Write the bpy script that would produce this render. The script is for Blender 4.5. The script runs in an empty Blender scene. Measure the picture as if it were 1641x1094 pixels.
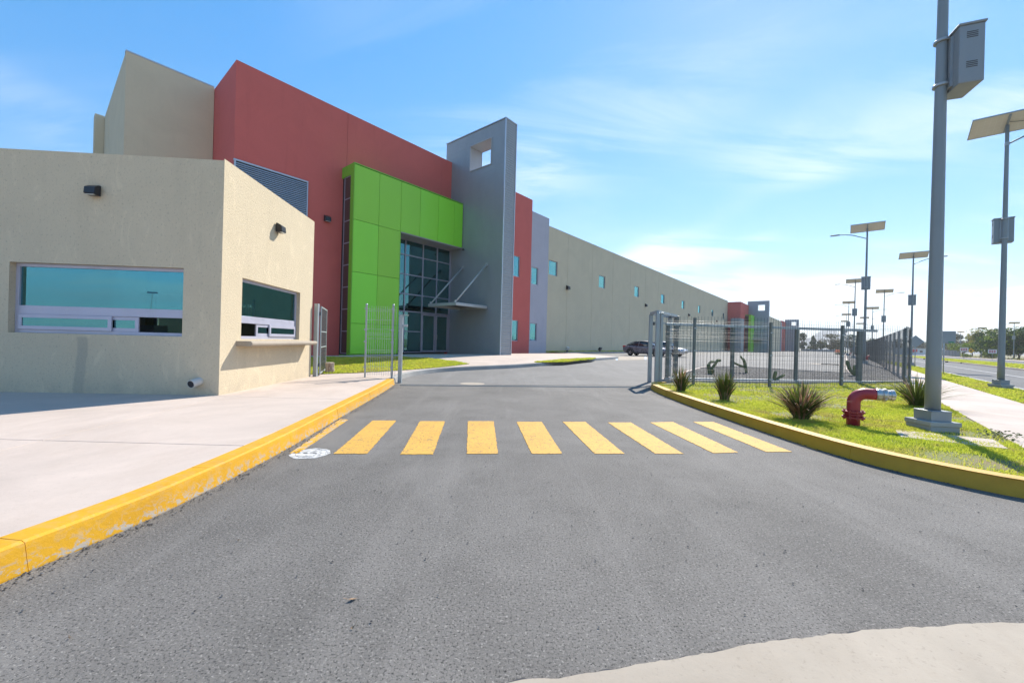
import bpy, bmesh, math, random
import numpy as np
from mathutils import Vector, Matrix
R = math.radians
SC = bpy.context.scene
COL = SC.collection
rnd = random.Random(7)

# ------------------------------------------------------------------ camera, sky, sun, exposure
EYE = 1.5
ROLL = R(1.5)
cam = bpy.data.objects.new('camera', bpy.data.cameras.new('camera'))
COL.objects.link(cam)
cam.location = (0, 0, EYE)
cam.rotation_euler = (Matrix.Rotation(R(90), 4, 'X') @ Matrix.Rotation(ROLL, 4, 'Z')).to_euler()
cam.data.sensor_width = 36.0
cam.data.lens = 14.0
cam.data.clip_start = 0.05
cam.data.clip_end = 30000
SC.camera = cam

SUN_AZ, SUN_EL = 30.8, 42.0
SKY_STRENGTH, SUN_STRENGTH, EXPOSURE = 0.15, 2.8, 1.56
world = bpy.data.worlds.new('World')
SC.world = world
world.use_nodes = True
wn, wl = world.node_tree.nodes, world.node_tree.links
bg = wn['Background']
sky = wn.new('ShaderNodeTexSky')
sky.sky_type = 'NISHITA'
sky.sun_disc = False
sky.sun_elevation = R(SUN_EL)
sky.sun_rotation = R(SUN_AZ)
sky.altitude = 1500
sky.air_density = 1.0
sky.dust_density = 0.15
sky.ozone_density = 1.6
hs = wn.new('ShaderNodeHueSaturation')
hs.inputs['Hue'].default_value = 0.502
hs.inputs['Saturation'].default_value = 2.18
hs.inputs['Value'].default_value = 1.12
gmn = wn.new('ShaderNodeGamma')                   # the photograph's sky is far more even than a raw clear sky
gmn.inputs[1].default_value = 0.5
wl.new(sky.outputs[0], gmn.inputs[0])
wl.new(gmn.outputs[0], hs.inputs['Color'])
# thin cirrus: noise over the direction, projected on a flat layer high above
tc = wn.new('ShaderNodeTexCoord')
sep = wn.new('ShaderNodeSeparateXYZ')
wl.new(tc.outputs['Generated'], sep.inputs[0])


def wmath(op, a, b=None, c=None):
    n = wn.new('ShaderNodeMath'); n.operation = op
    for i, v in enumerate((a, b, c)):
        if v is None: continue
        if isinstance(v, (int, float)): n.inputs[i].default_value = v
        else: wl.new(v, n.inputs[i])
    return n.outputs[0]


zz = wmath('ADD', wmath('MAXIMUM', sep.outputs[2], 0.0), 0.11)
cmb = wn.new('ShaderNodeCombineXYZ')
wl.new(wmath('DIVIDE', sep.outputs[0], zz), cmb.inputs[0])
wl.new(wmath('DIVIDE', sep.outputs[1], zz), cmb.inputs[1])


def wnoise(scale, detail, rough, dist, rot, sx, sy, off=(0, 0, 0)):
    m = wn.new('ShaderNodeMapping')
    m.inputs['Rotation'].default_value = (0, 0, R(rot))
    m.inputs['Scale'].default_value = (sx, sy, 1)
    m.inputs['Location'].default_value = off
    wl.new(cmb.outputs[0], m.inputs[0])
    n = wn.new('ShaderNodeTexNoise')
    n.inputs['Scale'].default_value = scale
    n.inputs['Detail'].default_value = detail
    n.inputs['Roughness'].default_value = rough
    n.inputs['Distortion'].default_value = dist
    wl.new(m.outputs[0], n.inputs['Vector'])
    return n.outputs[0]


def wramp(v, lo, hi):
    n = wn.new('ShaderNodeMapRange'); n.interpolation_type = 'SMOOTHSTEP'
    n.inputs[1].default_value = lo; n.inputs[2].default_value = hi
    wl.new(v, n.inputs[0])
    return n.outputs[0]


wisps = wramp(wnoise(0.9, 10, 0.62, 1.0, 40, 0.5, 1.7, (9.1, 2.2, 0)), 0.40, 0.57)
patch = wramp(wnoise(0.42, 3, 0.5, 0.3, 10, 1, 1, (2.2, 9.1, 0)), 0.42, 0.58)
low = wramp(sep.outputs[2], 0.62, 0.05)
veil = wmath('MULTIPLY', wramp(wnoise(0.5, 5, 0.55, 0.5, 40, 0.6, 1.2, (9.0, 2.0, 0)), 0.48, 0.82), 0.38)
cl = wmath('MULTIPLY', wmath('MULTIPLY', wisps, patch), wmath('ADD', wmath('MULTIPLY', low, 0.9), 0.12))
cl = wmath('MINIMUM', wmath('ADD', cl, wmath('MULTIPLY', veil, low)), 0.92)
mixc = wn.new('ShaderNodeMix'); mixc.data_type = 'RGBA'
wl.new(cl, mixc.inputs[0])
wl.new(hs.outputs[0], mixc.inputs[6])
mixc.inputs[7].default_value = (2.95, 3.0, 3.05, 1)
wl.new(mixc.outputs[2], bg.inputs[0])
bg.inputs[1].default_value = SKY_STRENGTH

sun = bpy.data.objects.new('sun', bpy.data.lights.new('sun', 'SUN'))
COL.objects.link(sun)
sun.data.energy = SUN_STRENGTH
sun.data.angle = R(0.5)
sun.data.color = (1.0, 0.93, 0.82)
sd = Vector((math.sin(R(SUN_AZ)) * math.cos(R(SUN_EL)), math.cos(R(SUN_AZ)) * math.cos(R(SUN_EL)), math.sin(R(SUN_EL))))
sun.rotation_euler = sd.to_track_quat('Z', 'Y').to_euler()
sun.location = (10, 10, 40)

SC.view_settings.view_transform = 'Standard'
SC.view_settings.look = 'None'
SC.view_settings.gamma = 1.0
SC.view_settings.use_curve_mapping = False
SC.view_settings.exposure = EXPOSURE
SC.render.engine = 'CYCLES'
SC.cycles.max_bounces = 8
SC.cycles.diffuse_bounces = 4
SC.cycles.glossy_bounces = 4
SC.cycles.transparent_max_bounces = 16
SC.cycles.caustics_reflective = False
SC.cycles.caustics_refractive = False
SC.cycles.use_denoising = True
SC.cycles.sample_clamp_indirect = 6.0

# ------------------------------------------------------------------ places
F_PX, CX, CY = 638.2, 820.5, 547.5            # the photograph's pixels, used only to measure the place


def ray(px, py):
    u, v = px - CX, py - CY
    return Vector(((u * math.cos(ROLL) + v * math.sin(ROLL)) / F_PX, 1.0, (u * math.sin(ROLL) - v * math.cos(ROLL)) / F_PX))


def P(px, py, z):
    d = ray(px, py)
    return Vector((0, 0, EYE)) + d * ((z - EYE) / d.z)


def PD(px, py, D):
    return Vector((0, 0, EYE)) + ray(px, py) * D


AZ = R(39.9)                                   # the street and the long facade run along A; N points from the facade to the street
A = Vector((math.sin(AZ), math.cos(AZ), 0)); N = Vector((math.cos(AZ), -math.sin(AZ), 0))
RZ_A = R(90) - AZ
O = Vector((-0.84, 28.36, 0.5))                # foot of the grey tower's street corner


def AQ(a, q, z=0.0):
    v = A * a + N * q
    return Vector((v.x, v.y, z))


def sstep(t):
    t = min(1, max(0, t)); return t * t * (3 - 2 * t)


def gz(x, y):                                  # the yard rises a little behind the gate
    return 0.33 * sstep(((x + 3.3) * -0.182 + (y - 13.0) * 0.983 - 0.5) / 13.0)


def hz(x, y):
    return gz(x, y) + 0.18


# ------------------------------------------------------------------ mesh helpers
class MB:
    def __init__(s): s.v, s.f = [], []

    def add(s, vs, fs):
        k = len(s.v); s.v += [tuple(p) for p in vs]; s.f += [tuple(i + k for i in f) for f in fs]; return s

    def box(s, x0, x1, y0, y1, z0, z1):
        return s.add([(x0, y0, z0), (x1, y0, z0), (x1, y1, z0), (x0, y1, z0), (x0, y0, z1), (x1, y0, z1), (x1, y1, z1), (x0, y1, z1)],
                     [(3, 2, 1, 0), (4, 5, 6, 7), (0, 1, 5, 4), (1, 2, 6, 5), (2, 3, 7, 6), (3, 0, 4, 7)])

    def obox(s, c, ux, uy, uz):                # box from a centre and three half-axes
        c, ux, uy, uz = map(Vector, (c, ux, uy, uz))
        vs = [c + ux * a + uy * b + uz * d for d in (-1, 1) for a, b in ((-1, -1), (1, -1), (1, 1), (-1, 1))]
        return s.add(vs, [(3, 2, 1, 0), (4, 5, 6, 7), (0, 1, 5, 4), (1, 2, 6, 5), (2, 3, 7, 6), (3, 0, 4, 7)])

    def bar(s, p, q, w, h=None, up=(0, 0, 1)):
        p, q = Vector(p), Vector(q); h = h or w
        d = (q - p).normalized(); up = Vector(up)
        if abs(d.dot(up)) > 0.98: up = Vector((1, 0, 0))
        sx = d.cross(up).normalized(); sy = sx.cross(d)
        return s.obox((p + q) / 2, sx * w / 2, d * (q - p).length / 2, sy * h / 2)

    def prism(s, poly, z0, z1):
        a = sum(poly[i][0] * poly[(i + 1) % len(poly)][1] - poly[(i + 1) % len(poly)][0] * poly[i][1] for i in range(len(poly)))
        if a < 0: poly = poly[::-1]
        n = len(poly)
        return s.add([(p[0], p[1], z0) for p in poly] + [(p[0], p[1], z1) for p in poly],
                     [tuple(range(n - 1, -1, -1)), tuple(range(n, 2 * n))] + [(i, (i + 1) % n, n + (i + 1) % n, n + i) for i in range(n)])

    def extr(s, prof, x0, x1):                 # a profile of (y, z) swept along x
        n = len(prof)
        return s.add([(x0, y, z) for y, z in prof] + [(x1, y, z) for y, z in prof],
                     [tuple(range(n)), tuple(range(2 * n - 1, n - 1, -1))] + [(i, n + i, n + (i + 1) % n, (i + 1) % n) for i in range(n)])

    def tube(s, pts, rad, n=8, caps=True):
        pts = [Vector(p) for p in pts]; m = len(pts)
        rs = rad if hasattr(rad, '__len__') else [rad] * m
        vs, fs, prev = [], [], None
        for i, p in enumerate(pts):
            t = (pts[min(i + 1, m - 1)] - pts[max(i - 1, 0)]).normalized()
            if prev is None:
                prev = t.cross(Vector((0, 0, 1)))
                if prev.length < 1e-3: prev = t.cross(Vector((0, 1, 0)))
            e1 = (prev - t * prev.dot(t)).normalized(); prev = e1; e2 = t.cross(e1)
            vs += [p + (e1 * math.cos(2 * math.pi * k / n) + e2 * math.sin(2 * math.pi * k / n)) * rs[i] for k in range(n)]
        for i in range(m - 1):
            fs += [(i * n + k, i * n + (k + 1) % n, (i + 1) * n + (k + 1) % n, (i + 1) * n + k) for k in range(n)]
        if caps: fs += [tuple(range(n - 1, -1, -1)), tuple(range((m - 1) * n, m * n))]
        return s.add(vs, fs)

    def lathe(s, prof, n=16, c=(0, 0, 0)):
        c = Vector(c); m = len(prof)
        vs = [c + Vector((r * math.cos(2 * math.pi * k / n), r * math.sin(2 * math.pi * k / n), z)) for r, z in prof for k in range(n)]
        fs = [(i * n + k, i * n + (k + 1) % n, (i + 1) * n + (k + 1) % n, (i + 1) * n + k) for i in range(m - 1) for k in range(n)]
        fs += [tuple(range(n - 1, -1, -1)), tuple(range((m - 1) * n, m * n))]
        return s.add(vs, fs)

    def holed(s, x0, x1, y0, y1, z0, z1, holes):   # wall slab along x with rectangular openings (hx0, hx1, hz0, hz1)
        xs = sorted({x0, x1, *[h[0] for h in holes], *[h[1] for h in holes]})
        zs = sorted({z0, z1, *[h[2] for h in holes], *[h[3] for h in holes]})
        for a, b in zip(xs, xs[1:]):
            for c, d in zip(zs, zs[1:]):
                mx, mz = (a + b) / 2, (c + d) / 2
                if not any(h[0] < mx < h[1] and h[2] < mz < h[3] for h in holes): s.box(a, b, y0, y1, c, d)
        return s

    def strip(s, L, Rr, sub=4):                # ruled sheet between two polylines of 3D points
        m = len(L); k = sub + 1
        vs = [Vector(L[i]).lerp(Vector(Rr[i]), j / sub) for i in range(m) for j in range(k)]
        return s.add(vs, [(i * k + j, i * k + j + 1, (i + 1) * k + j + 1, (i + 1) * k + j) for i in range(m - 1) for j in range(sub)])

    def mesh(s, name, smooth=False):
        me = bpy.data.meshes.new(name); me.from_pydata(s.v, [], s.f)
        if smooth: me.polygons.foreach_set('use_smooth', [True] * len(me.polygons))
        me.update(); return me

    def build(s, name, mat, parent=None, smooth=False, bevel=0.0):
        return link(name, s.mesh(name, smooth), mat, parent, bevel)


def link(name, me, mat, parent=None, bevel=0.0):
    if mat is not None and not me.materials: me.materials.append(mat)
    o = bpy.data.objects.new(name, me); COL.objects.link(o)
    if parent is not None: o.parent = parent
    if bevel:
        b = o.modifiers.new('bevel', 'BEVEL'); b.width = bevel; b.segments = 2; b.limit_method = 'ANGLE'
    return o


def empty(name, loc, rz=0.0):
    o = bpy.data.objects.new(name, None); COL.objects.link(o)
    o.location = loc; o.rotation_euler = (0, 0, rz); o.empty_display_size = 0.2
    return o


def tag(o, label=None, cat=None, group=None, kind=None):
    if label: o['label'] = label
    if cat: o['category'] = cat
    if group: o['group'] = group
    if kind: o['kind'] = kind
    return o


def copy_tree(o, parent=None):
    c = o.copy(); COL.objects.link(c)
    if parent is not None: c.parent = parent
    for ch in list(o.children): copy_tree(ch, c)
    return c


def np_mesh(name, verts, faces_flat, loop_starts, mat, smooth=False, parent=None):
    me = bpy.data.meshes.new(name)
    me.vertices.add(len(verts)); me.vertices.foreach_set('co', np.asarray(verts, np.float32).ravel())
    me.loops.add(len(faces_flat)); me.loops.foreach_set('vertex_index', np.asarray(faces_flat, np.int32))
    me.polygons.add(len(loop_starts)); me.polygons.foreach_set('loop_start', np.asarray(loop_starts, np.int32))
    if smooth: me.polygons.foreach_set('use_smooth', np.ones(len(loop_starts), bool))
    me.update(calc_edges=True)
    return link(name, me, mat, parent)


# ------------------------------------------------------------------ materials
class Mat:
    def __init__(s, name, color=(.5, .5, .5), rough=.6, metal=0.0, spec=0.5):
        s.m = bpy.data.materials.new(name); s.m.use_nodes = True
        s.t = s.m.node_tree; s.n = s.t.nodes; s.l = s.t.links; s.b = s.n['Principled BSDF']; s.out = s.n['Material Output']
        s.b.inputs['Base Color'].default_value = (*color, 1); s.b.inputs['Roughness'].default_value = rough
        s.b.inputs['Metallic'].default_value = metal; s.b.inputs['Specular IOR Level'].default_value = spec
        s.color = color; s.cur = None; s.h = None; s.tc = None

    def vec(s, scale=(1, 1, 1), rot=(0, 0, 0), src='Object'):
        if s.tc is None: s.tc = s.n.new('ShaderNodeTexCoord'); s.geo = s.n.new('ShaderNodeNewGeometry')
        mp = s.n.new('ShaderNodeMapping'); mp.inputs['Scale'].default_value = scale; mp.inputs['Rotation'].default_value = rot
        s.l.new(s.geo.outputs['Position'] if src == 'World' else s.tc.outputs[src], mp.inputs[0]); return mp.outputs[0]

    def noise(s, scale, detail=4, rough=.55, sc=(1, 1, 1), dist=0.0, src='Object', rot=(0, 0, 0)):
        n = s.n.new('ShaderNodeTexNoise'); n.inputs['Scale'].default_value = scale; n.inputs['Detail'].default_value = detail
        n.inputs['Roughness'].default_value = rough; n.inputs['Distortion'].default_value = dist
        s.l.new(s.vec(sc, rot, src), n.inputs['Vector']); return n.outputs[0]

    def voro(s, scale, sc=(1, 1, 1), src='Object', feature='F1', out='Distance', rand=1.0):
        n = s.n.new('ShaderNodeTexVoronoi'); n.feature = feature; n.inputs['Scale'].default_value = scale
        n.inputs['Randomness'].default_value = rand
        s.l.new(s.vec(sc, (0, 0, 0), src), n.inputs['Vector']); return n.outputs[out]

    def ramp(s, v, lo, hi, a=0.0, b=1.0):
        n = s.n.new('ShaderNodeMapRange'); n.inputs[1].default_value = lo; n.inputs[2].default_value = hi
        n.inputs[3].default_value = a; n.inputs[4].default_value = b; s.l.new(v, n.inputs[0]); return n.outputs[0]

    def math(s, op, a, b):
        n = s.n.new('ShaderNodeMath'); n.operation = op
        for i, v in enumerate((a, b)):
            if isinstance(v, (int, float)): n.inputs[i].default_value = v
            else: s.l.new(v, n.inputs[i])
        return n.outputs[0]

    def mix(s, fac, col, blend='MIX'):           # lay a colour over the current one
        n = s.n.new('ShaderNodeMix'); n.data_type = 'RGBA'; n.blend_type = blend
        s.l.new(fac, n.inputs[0]) if not isinstance(fac, (int, float)) else setattr(n.inputs[0], 'default_value', fac)
        if s.cur is None: n.inputs[6].default_value = (*s.color, 1)
        else: s.l.new(s.cur, n.inputs[6])
        n.inputs[7].default_value = (*col, 1)
        s.cur = n.outputs[2]; s.l.new(s.cur, s.b.inputs['Base Color']); return s

    def bump(s, h, strength=.3, dist=.01):
        n = s.n.new('ShaderNodeBump'); n.inputs['Strength'].default_value = strength; n.inputs['Distance'].default_value = dist
        s.l.new(h, n.inputs['Height'])
        if s.h is not None: s.l.new(s.h, n.inputs['Normal'])
        s.h = n.outputs[0]; s.l.new(s.h, s.b.inputs['Normal']); return s

    def roughness(s, v): s.l.new(v, s.b.inputs['Roughness']); return s


M = {}


def asphalt(name, base, light, dark, streak):
    a = Mat(name, base, .86, spec=.35)
    W = 'World'
    a.mix(a.ramp(a.noise(.45, 5, .6, (1, 1, 1), .5, W), .36, .66, 0, .75), streak)
    a.mix(a.ramp(a.noise(1.6, 5, .65, (1, 1, 1), .4, W), .46, .70, 0, .45), tuple(c * .74 for c in base))
    a.mix(a.ramp(a.noise(.9, 5, .65, (2.2, .16, 1), .35, W, (0, 0, R(-10))), .52, .74, 0, .42), tuple(c * 1.25 for c in streak))
    a.mix(a.ramp(a.noise(6, 6, .75, src=W), .60, .72, 0, .45), tuple(c * 1.2 for c in streak))
    a.mix(a.ramp(a.noise(72, 3, .75, src=W), .53, .64, 0, .95), dark)
    a.mix(a.ramp(a.noise(60, 3, .75, src=W), .57, .66, 0, .7), light)
    a.mix(a.ramp(a.noise(20, 6, .85, src=W), .585, .67, 0, .8), dark)
    a.mix(a.ramp(a.voro(16, src=W), .0, .06, .7, 0), tuple(min(1, c * 1.5) for c in light))
    a.bump(a.noise(50, 4, .75, src=W), .6, .008)
    return a


M['asphalt'] = asphalt('asphalt', (.132, .123, .113), (.36, .335, .305), (.020, .020, .020), (.205, .191, .176)).m
M['yard'] = asphalt('yard_asphalt', (.178, .170, .162), (.32, .305, .29), (.07, .068, .066), (.225, .215, .204)).m
M['street'] = asphalt('street_asphalt', (.11, .11, .115), (.19, .19, .19), (.06, .06, .064), (.15, .15, .15)).m


def concrete(name, base, var=.82, speck=.7, warm=(1, 1, 1)):
    c = Mat(name, base, .85, spec=.3); W = 'World'
    c.mix(c.ramp(c.noise(.55, 6, .65, dist=.6, src=W), .36, .68, 0, .9), tuple(b * var for b in base))
    c.mix(c.ramp(c.noise(1.9, 7, .72, (1, .45, 1), .5, W, (0, 0, R(25))), .50, .70, 0, .45), tuple(b * .80 * w for b, w in zip(base, (1, .96, .91))))
    c.mix(c.ramp(c.noise(5.5, 6, .75, dist=.8, src=W), .60, .74, 0, .35), tuple(min(1, b * 1.12) for b in base))
    c.mix(c.ramp(c.noise(34, 4, .75, src=W), .58, .70, 0, .45), tuple(b * speck for b in base))
    c.mix(c.ramp(c.noise(2.6, 8, .8, dist=1.5, src=W), .655, .70, 0, .35), tuple(b * .60 for b in base))
    c.mix(c.ramp(c.voro(3.1, src=W), .0, .022, .7, 0), tuple(b * .42 for b in base))
    c.bump(c.noise(45, 5, .7, src=W), .3, .005)
    return c


M['concrete'] = concrete('pale_concrete', (.56, .465, .40), .78, .6).m
M['concrete_new'] = concrete('broomed_concrete', (.42, .36, .29), .70, .5).m
M['kerb_grey'] = concrete('grey_kerb_concrete', (.40, .39, .37), .7).m
M['concrete_block'] = concrete('concrete_block', (.42, .42, .40), .75).m


def yellow_kerb(name, base, chip_lo, chip_amt):
    k = Mat(name, base, .55, spec=.4); W = 'World'
    k.mix(k.ramp(k.noise(2.2, 5, .65, src=W), .45, .72, 0, .55), (base[0] * .72, base[1] * .66, base[2] * .7))
    k.mix(k.ramp(k.noise(14, 5, .7, (1, 1, 2.2), src=W), .60, .72, 0, .4), (base[0] * 1.1, base[1] * 1.12, .06))
    chips = k.ramp(k.noise(13, 6, .75, (1, 1, 1.6), .6, W), chip_lo, chip_lo + .05, 0, 1)
    sp = k.n.new('ShaderNodeSeparateXYZ'); k.l.new(k.vec(src=W), sp.inputs[0])
    k.mix(k.math('MULTIPLY', k.math('MULTIPLY', chips, chip_amt), k.ramp(sp.outputs[2], .02, .13, 1, .12)), (.40, .38, .35))
    k.bump(k.noise(28, 5, .7, src=W), .45, .006)
    return k.m


M['kerb_yellow'] = yellow_kerb('chipped_yellow_paint', (.66, .345, .012), .50, .95)
M['kerb_ochre'] = yellow_kerb('ochre_yellow_paint', (.55, .315, .022), .64, .6)
st = Mat('worn_yellow_road_paint', (.67, .375, .07), .7, spec=.3)
st.mix(st.ramp(st.noise(1.3, 4, .6, src='World'), .4, .7, 0, .5), (.54, .29, .055))
st.mix(st.ramp(st.noise(40, 5, .8, src='World'), .535, .62, 0, .85), (.12, .105, .085))
st.mix(st.ramp(st.noise(7, 7, .85, src='World'), .555, .65, 0, .75), (.13, .12, .105))
st.bump(st.noise(70, 3, .7, src='World'), .6, .008)
M['stripe'] = st.m
wp = Mat('worn_white_paint', (.58, .57, .55), .75)
wp.mix(wp.ramp(wp.noise(16, 6, .75, src='World'), .46, .58, 0, .85), (.20, .20, .20))
wp.bump(wp.noise(40, 3, .7, src='World'), .4, .006)
M['white_worn'] = wp.m


def stucco(name, base, stain=True):
    s = Mat(name, base, .9, spec=.2)
    s.mix(s.ramp(s.noise(.5, 6, .65, dist=.8), .38, .70, 0, .5), tuple(b * .86 for b in base))
    s.mix(s.ramp(s.noise(1.2, 6, .7, (1.5, 1.5, .12), .3), .56, .76, 0, .35), tuple(b * .78 for b in base))
    if stain:
        s.mix(s.ramp(s.noise(1.5, 7, .7, (1.6, 1.6, .6), 1.8), .56, .64, 0, .45), tuple(min(1, b * 1.17) for b in base))
        s.mix(s.ramp(s.noise(24, 4, .75, (1, 1, .8)), .575, .67, 0, .8), tuple(b * .60 for b in base))
        s.mix(s.ramp(s.noise(9, 5, .75), .60, .72, 0, .45), tuple(b * .82 for b in base))
    else:
        s.mix(s.ramp(s.noise(14, 4, .7), .55, .72, 0, .3), tuple(b * .84 for b in base))
    s.bump(s.noise(30, 4, .7), .9, .016 if stain else .01)
    return s


gs = stucco('beige_stucco', (.66, .56, .40))
# one long damp streak under the street window
sp_ = gs.n.new('ShaderNodeSeparateXYZ'); gs.l.new(gs.vec(), sp_.inputs[0])
wob = gs.ramp(gs.noise(1.1, 3, .5, (0, 0, 1)), .3, .7, -.07, .07)
yy = gs.math('ADD', gs.math('ADD', sp_.outputs[1], wob), gs.math('MULTIPLY', sp_.outputs[2], .06))
band = gs.math('MULTIPLY', gs.ramp(yy, 2.66, 2.70, 0, 1), gs.ramp(yy, 2.86, 2.90, 1, 0))
band = gs.math('MULTIPLY', band, gs.math('MULTIPLY', gs.ramp(sp_.outputs[2], 1.16, 1.18, 1, 0), gs.ramp(sp_.outputs[0], .02, .04, 1, 0)))
gs.mix(gs.math('MULTIPLY', band, .5), (.36, .33, .27))
foot = gs.math('MULTIPLY', gs.ramp(sp_.outputs[2], .05, .42, 1, 0), gs.ramp(gs.noise(2.4, 6, .75), .40, .65, 0, 1))
gs.mix(gs.math('MULTIPLY', foot, .5), (.42, .37, .29))
M['stucco'] = gs.m
M['wall_beige'] = stucco('beige_wall_paint', (.66, .565, .40), False).m
rp = stucco('red_wall_paint', (.64, .150, .130), False)
M['red'] = rp.m
M['lavender'] = stucco('lavender_wall_paint', (.50, .48, .53), False).m


def panelmat(name, base, rough, metal=0.0, var=.85, sc=.8, spec=.5):
    p = Mat(name, base, rough, metal, spec)
    p.mix(p.ramp(p.noise(sc, 4, .6, (1, 1, .4)), .40, .70, 0, .6), tuple(b * var for b in base))
    p.roughness(p.ramp(p.noise(5, 4, .6), .3, .7, max(.03, rough - .08), rough + .1))
    return p


gp = panelmat('green_composite_panel', (.27, .72, .04), .38, 0, .95, .4)
oi = gp.n.new('ShaderNodeObjectInfo')
hv = gp.n.new('ShaderNodeHueSaturation'); gp.l.new(gp.cur, hv.inputs['Color'])
gp.l.new(gp.ramp(oi.outputs['Random'], 0, 1, .88, 1.10), hv.inputs['Value']); gp.l.new(gp.ramp(oi.outputs['Random'], 0, 1, .488, .508), hv.inputs['Hue'])
gp.l.new(hv.outputs[0], gp.b.inputs['Base Color'])
M['green'] = gp.m
M['green_edge'] = panelmat('green_edge_panel', (.19, .50, .035), .45).m
M['siding'] = panelmat('grey_metal_siding', (.31, .335, .355), .45, .25, .9, 1.4).m
M['trim'] = panelmat('light_aluminium_trim', (.50, .54, .60), .35, .5).m
M['alu'] = panelmat('window_aluminium', (.50, .50, .60), .42, .25, .9, 3).m
M['mullion'] = panelmat('mauve_aluminium', (.36, .355, .43), .40, .3, .9, 3).m
M['louver'] = panelmat('blue_grey_louver', (.44, .52, .62), .42, .2).m
M['dark_gap'] = Mat('dark_backing', (.03, .03, .035), .9).m
M['soffit'] = panelmat('grey_soffit', (.42, .43, .46), .6).m
M['canopy'] = panelmat('painted_steel_canopy', (.44, .46, .46), .45, .2).m
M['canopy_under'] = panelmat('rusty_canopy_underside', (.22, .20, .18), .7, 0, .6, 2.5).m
M['brown_panel'] = Mat('dark_brown_glass', (.075, .048, .045), .35).m
M['interior'] = Mat('dim_interior_wall', (.55, .55, .52), .9).m
M['interior_floor'] = Mat('interior_floor', (.16, .15, .14), .6).m
M['roof'] = Mat('flat_roof', (.35, .35, .34), .9).m


def glass(name, refl, trans, fac):
    g = Mat(name, refl, .02)
    gl = g.n.new('ShaderNodeBsdfGlossy'); gl.inputs['Color'].default_value = (*refl, 1); gl.inputs['Roughness'].default_value = .015
    tr = g.n.new('ShaderNodeBsdfTransparent'); tr.inputs['Color'].default_value = (*trans, 1)
    fr = g.n.new('ShaderNodeFresnel'); fr.inputs['IOR'].default_value = 1.5
    mx = g.n.new('ShaderNodeMixShader')
    bm = g.n.new('ShaderNodeBump'); bm.inputs['Strength'].default_value = .025; bm.inputs['Distance'].default_value = .05
    g.l.new(g.noise(1.3, 1, .4), bm.inputs['Height']); g.l.new(bm.outputs[0], gl.inputs['Normal'])
    g.l.new(g.math('MINIMUM', g.math('ADD', fr.outputs[0], fac), 1.0), mx.inputs[0])
    g.l.new(tr.outputs[0], mx.inputs[1]); g.l.new(gl.outputs[0], mx.inputs[2]); g.l.new(mx.outputs[0], g.out.inputs[0])
    return g.m


M['glass_teal'] = glass('teal_solar_glass', (.20, .52, .52), (.55, .74, .70), .30)
M['glass_sky'] = glass('cyan_mirror_glass', (.22, .60, .66), (.36, .56, .56), .50)
M['glass_dark'] = glass('dark_green_glass', (.26, .60, .60), (.16, .26, .25), .30)


def leafmat(name, c1, c2, transl=.4, scale=1.2):
    g = Mat(name, c1, .6, spec=.25)
    g.mix(g.ramp(g.noise(scale, 4, .6, src='World'), .35, .68, 0, 1), c2)
    g.mix(g.ramp(g.noise(scale * 9, 2, .6, src='World'), .5, .75, 0, .5), tuple(a * .6 for a in c1))
    t = g.n.new('ShaderNodeBsdfTranslucent'); mx = g.n.new('ShaderNodeMixShader'); mx.inputs[0].default_value = transl
    g.l.new(g.cur, t.inputs['Color']); g.l.new(g.b.outputs[0], mx.inputs[1]); g.l.new(t.outputs[0], mx.inputs[2])
    g.l.new(mx.outputs[0], g.out.inputs[0])
    return g


lw = leafmat('lawn_grass', (.62, .62, .085), (.50, .58, .06), .5, .9)
lw.mix(lw.ramp(lw.noise(1.5, 6, .7, src='World'), .52, .66, 0, .8), (.46, .36, .15))
for n_ in lw.n:
    if n_.type == 'BSDF_TRANSLUCENT': lw.l.new(lw.cur, n_.inputs['Color'])
M['lawn'] = lw.m
so = Mat('lawn_soil', (.20, .21, .06), .95)
so.mix(so.ramp(so.noise(2.2, 5, .6, src='World'), .45, .66, 0, 1), (.24, .165, .095))
so.bump(so.noise(30, 4, .7, src='World'), .8, .02)
M['soil'] = so.m
M['flax'] = leafmat('flax_leaf', (.085, .115, .022), (.12, .15, .03), .3, 3).m
M['flax_dry'] = leafmat('dry_flax_leaf', (.30, .135, .075), (.42, .30, .20), .3, 6).m
M['cactus'] = leafmat('cactus_skin', (.17, .20, .085), (.22, .24, .11), .05, 6).m
M['leaf_dark'] = leafmat('dark_green_foliage', (.040, .085, .024), (.06, .11, .03), .3, .5).m
M['leaf_yellow'] = leafmat('yellow_green_foliage', (.26, .25, .07), (.32, .28, .09), .45, .5).m
M['leaf_light'] = leafmat('light_green_foliage', (.17, .25, .035), (.22, .28, .05), .45, .5).m
M['leaf_euc'] = leafmat('grey_green_foliage', (.085, .115, .075), (.11, .13, .07), .25, .4).m
M['leaf_brown'] = leafmat('brownish_foliage', (.13, .125, .05), (.17, .14, .06), .3, .4).m
M['leaf_orange'] = leafmat('orange_flowers', (.75, .16, .05), (.85, .25, .08), .3, 3).m
bk = Mat('bark', (.10, .075, .055), .95); bk.bump(bk.noise(9, 5, .7, (1, 1, .25)), .9, .03); M['bark'] = bk.m
stp = Mat('stump_bark', (.45, .36, .29), .9); stp.mix(stp.ramp(stp.noise(9, 4, .7, (1, 1, .4)), .5, .62, 0, .8), (.20, .12, .08)); M['stump'] = stp.m
M['stump_top'] = Mat('cut_wood', (.55, .47, .38), .85).m
gm = panelmat('galvanised_post', (.40, .44, .46), .48, .45, .75, 2); M['galv'] = gm.m
M['fence_paint'] = panelmat('grey_green_fence_paint', (.165, .185, .18), .5, .15, .75, 2).m
M['wire'] = panelmat('galvanised_wire', (.10, .105, .105), .45, .4, .8, 4).m
M['wire_dark'] = panelmat('dark_grey_wire', (.145, .14, .135), .5, .2, .8, 4).m
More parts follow.
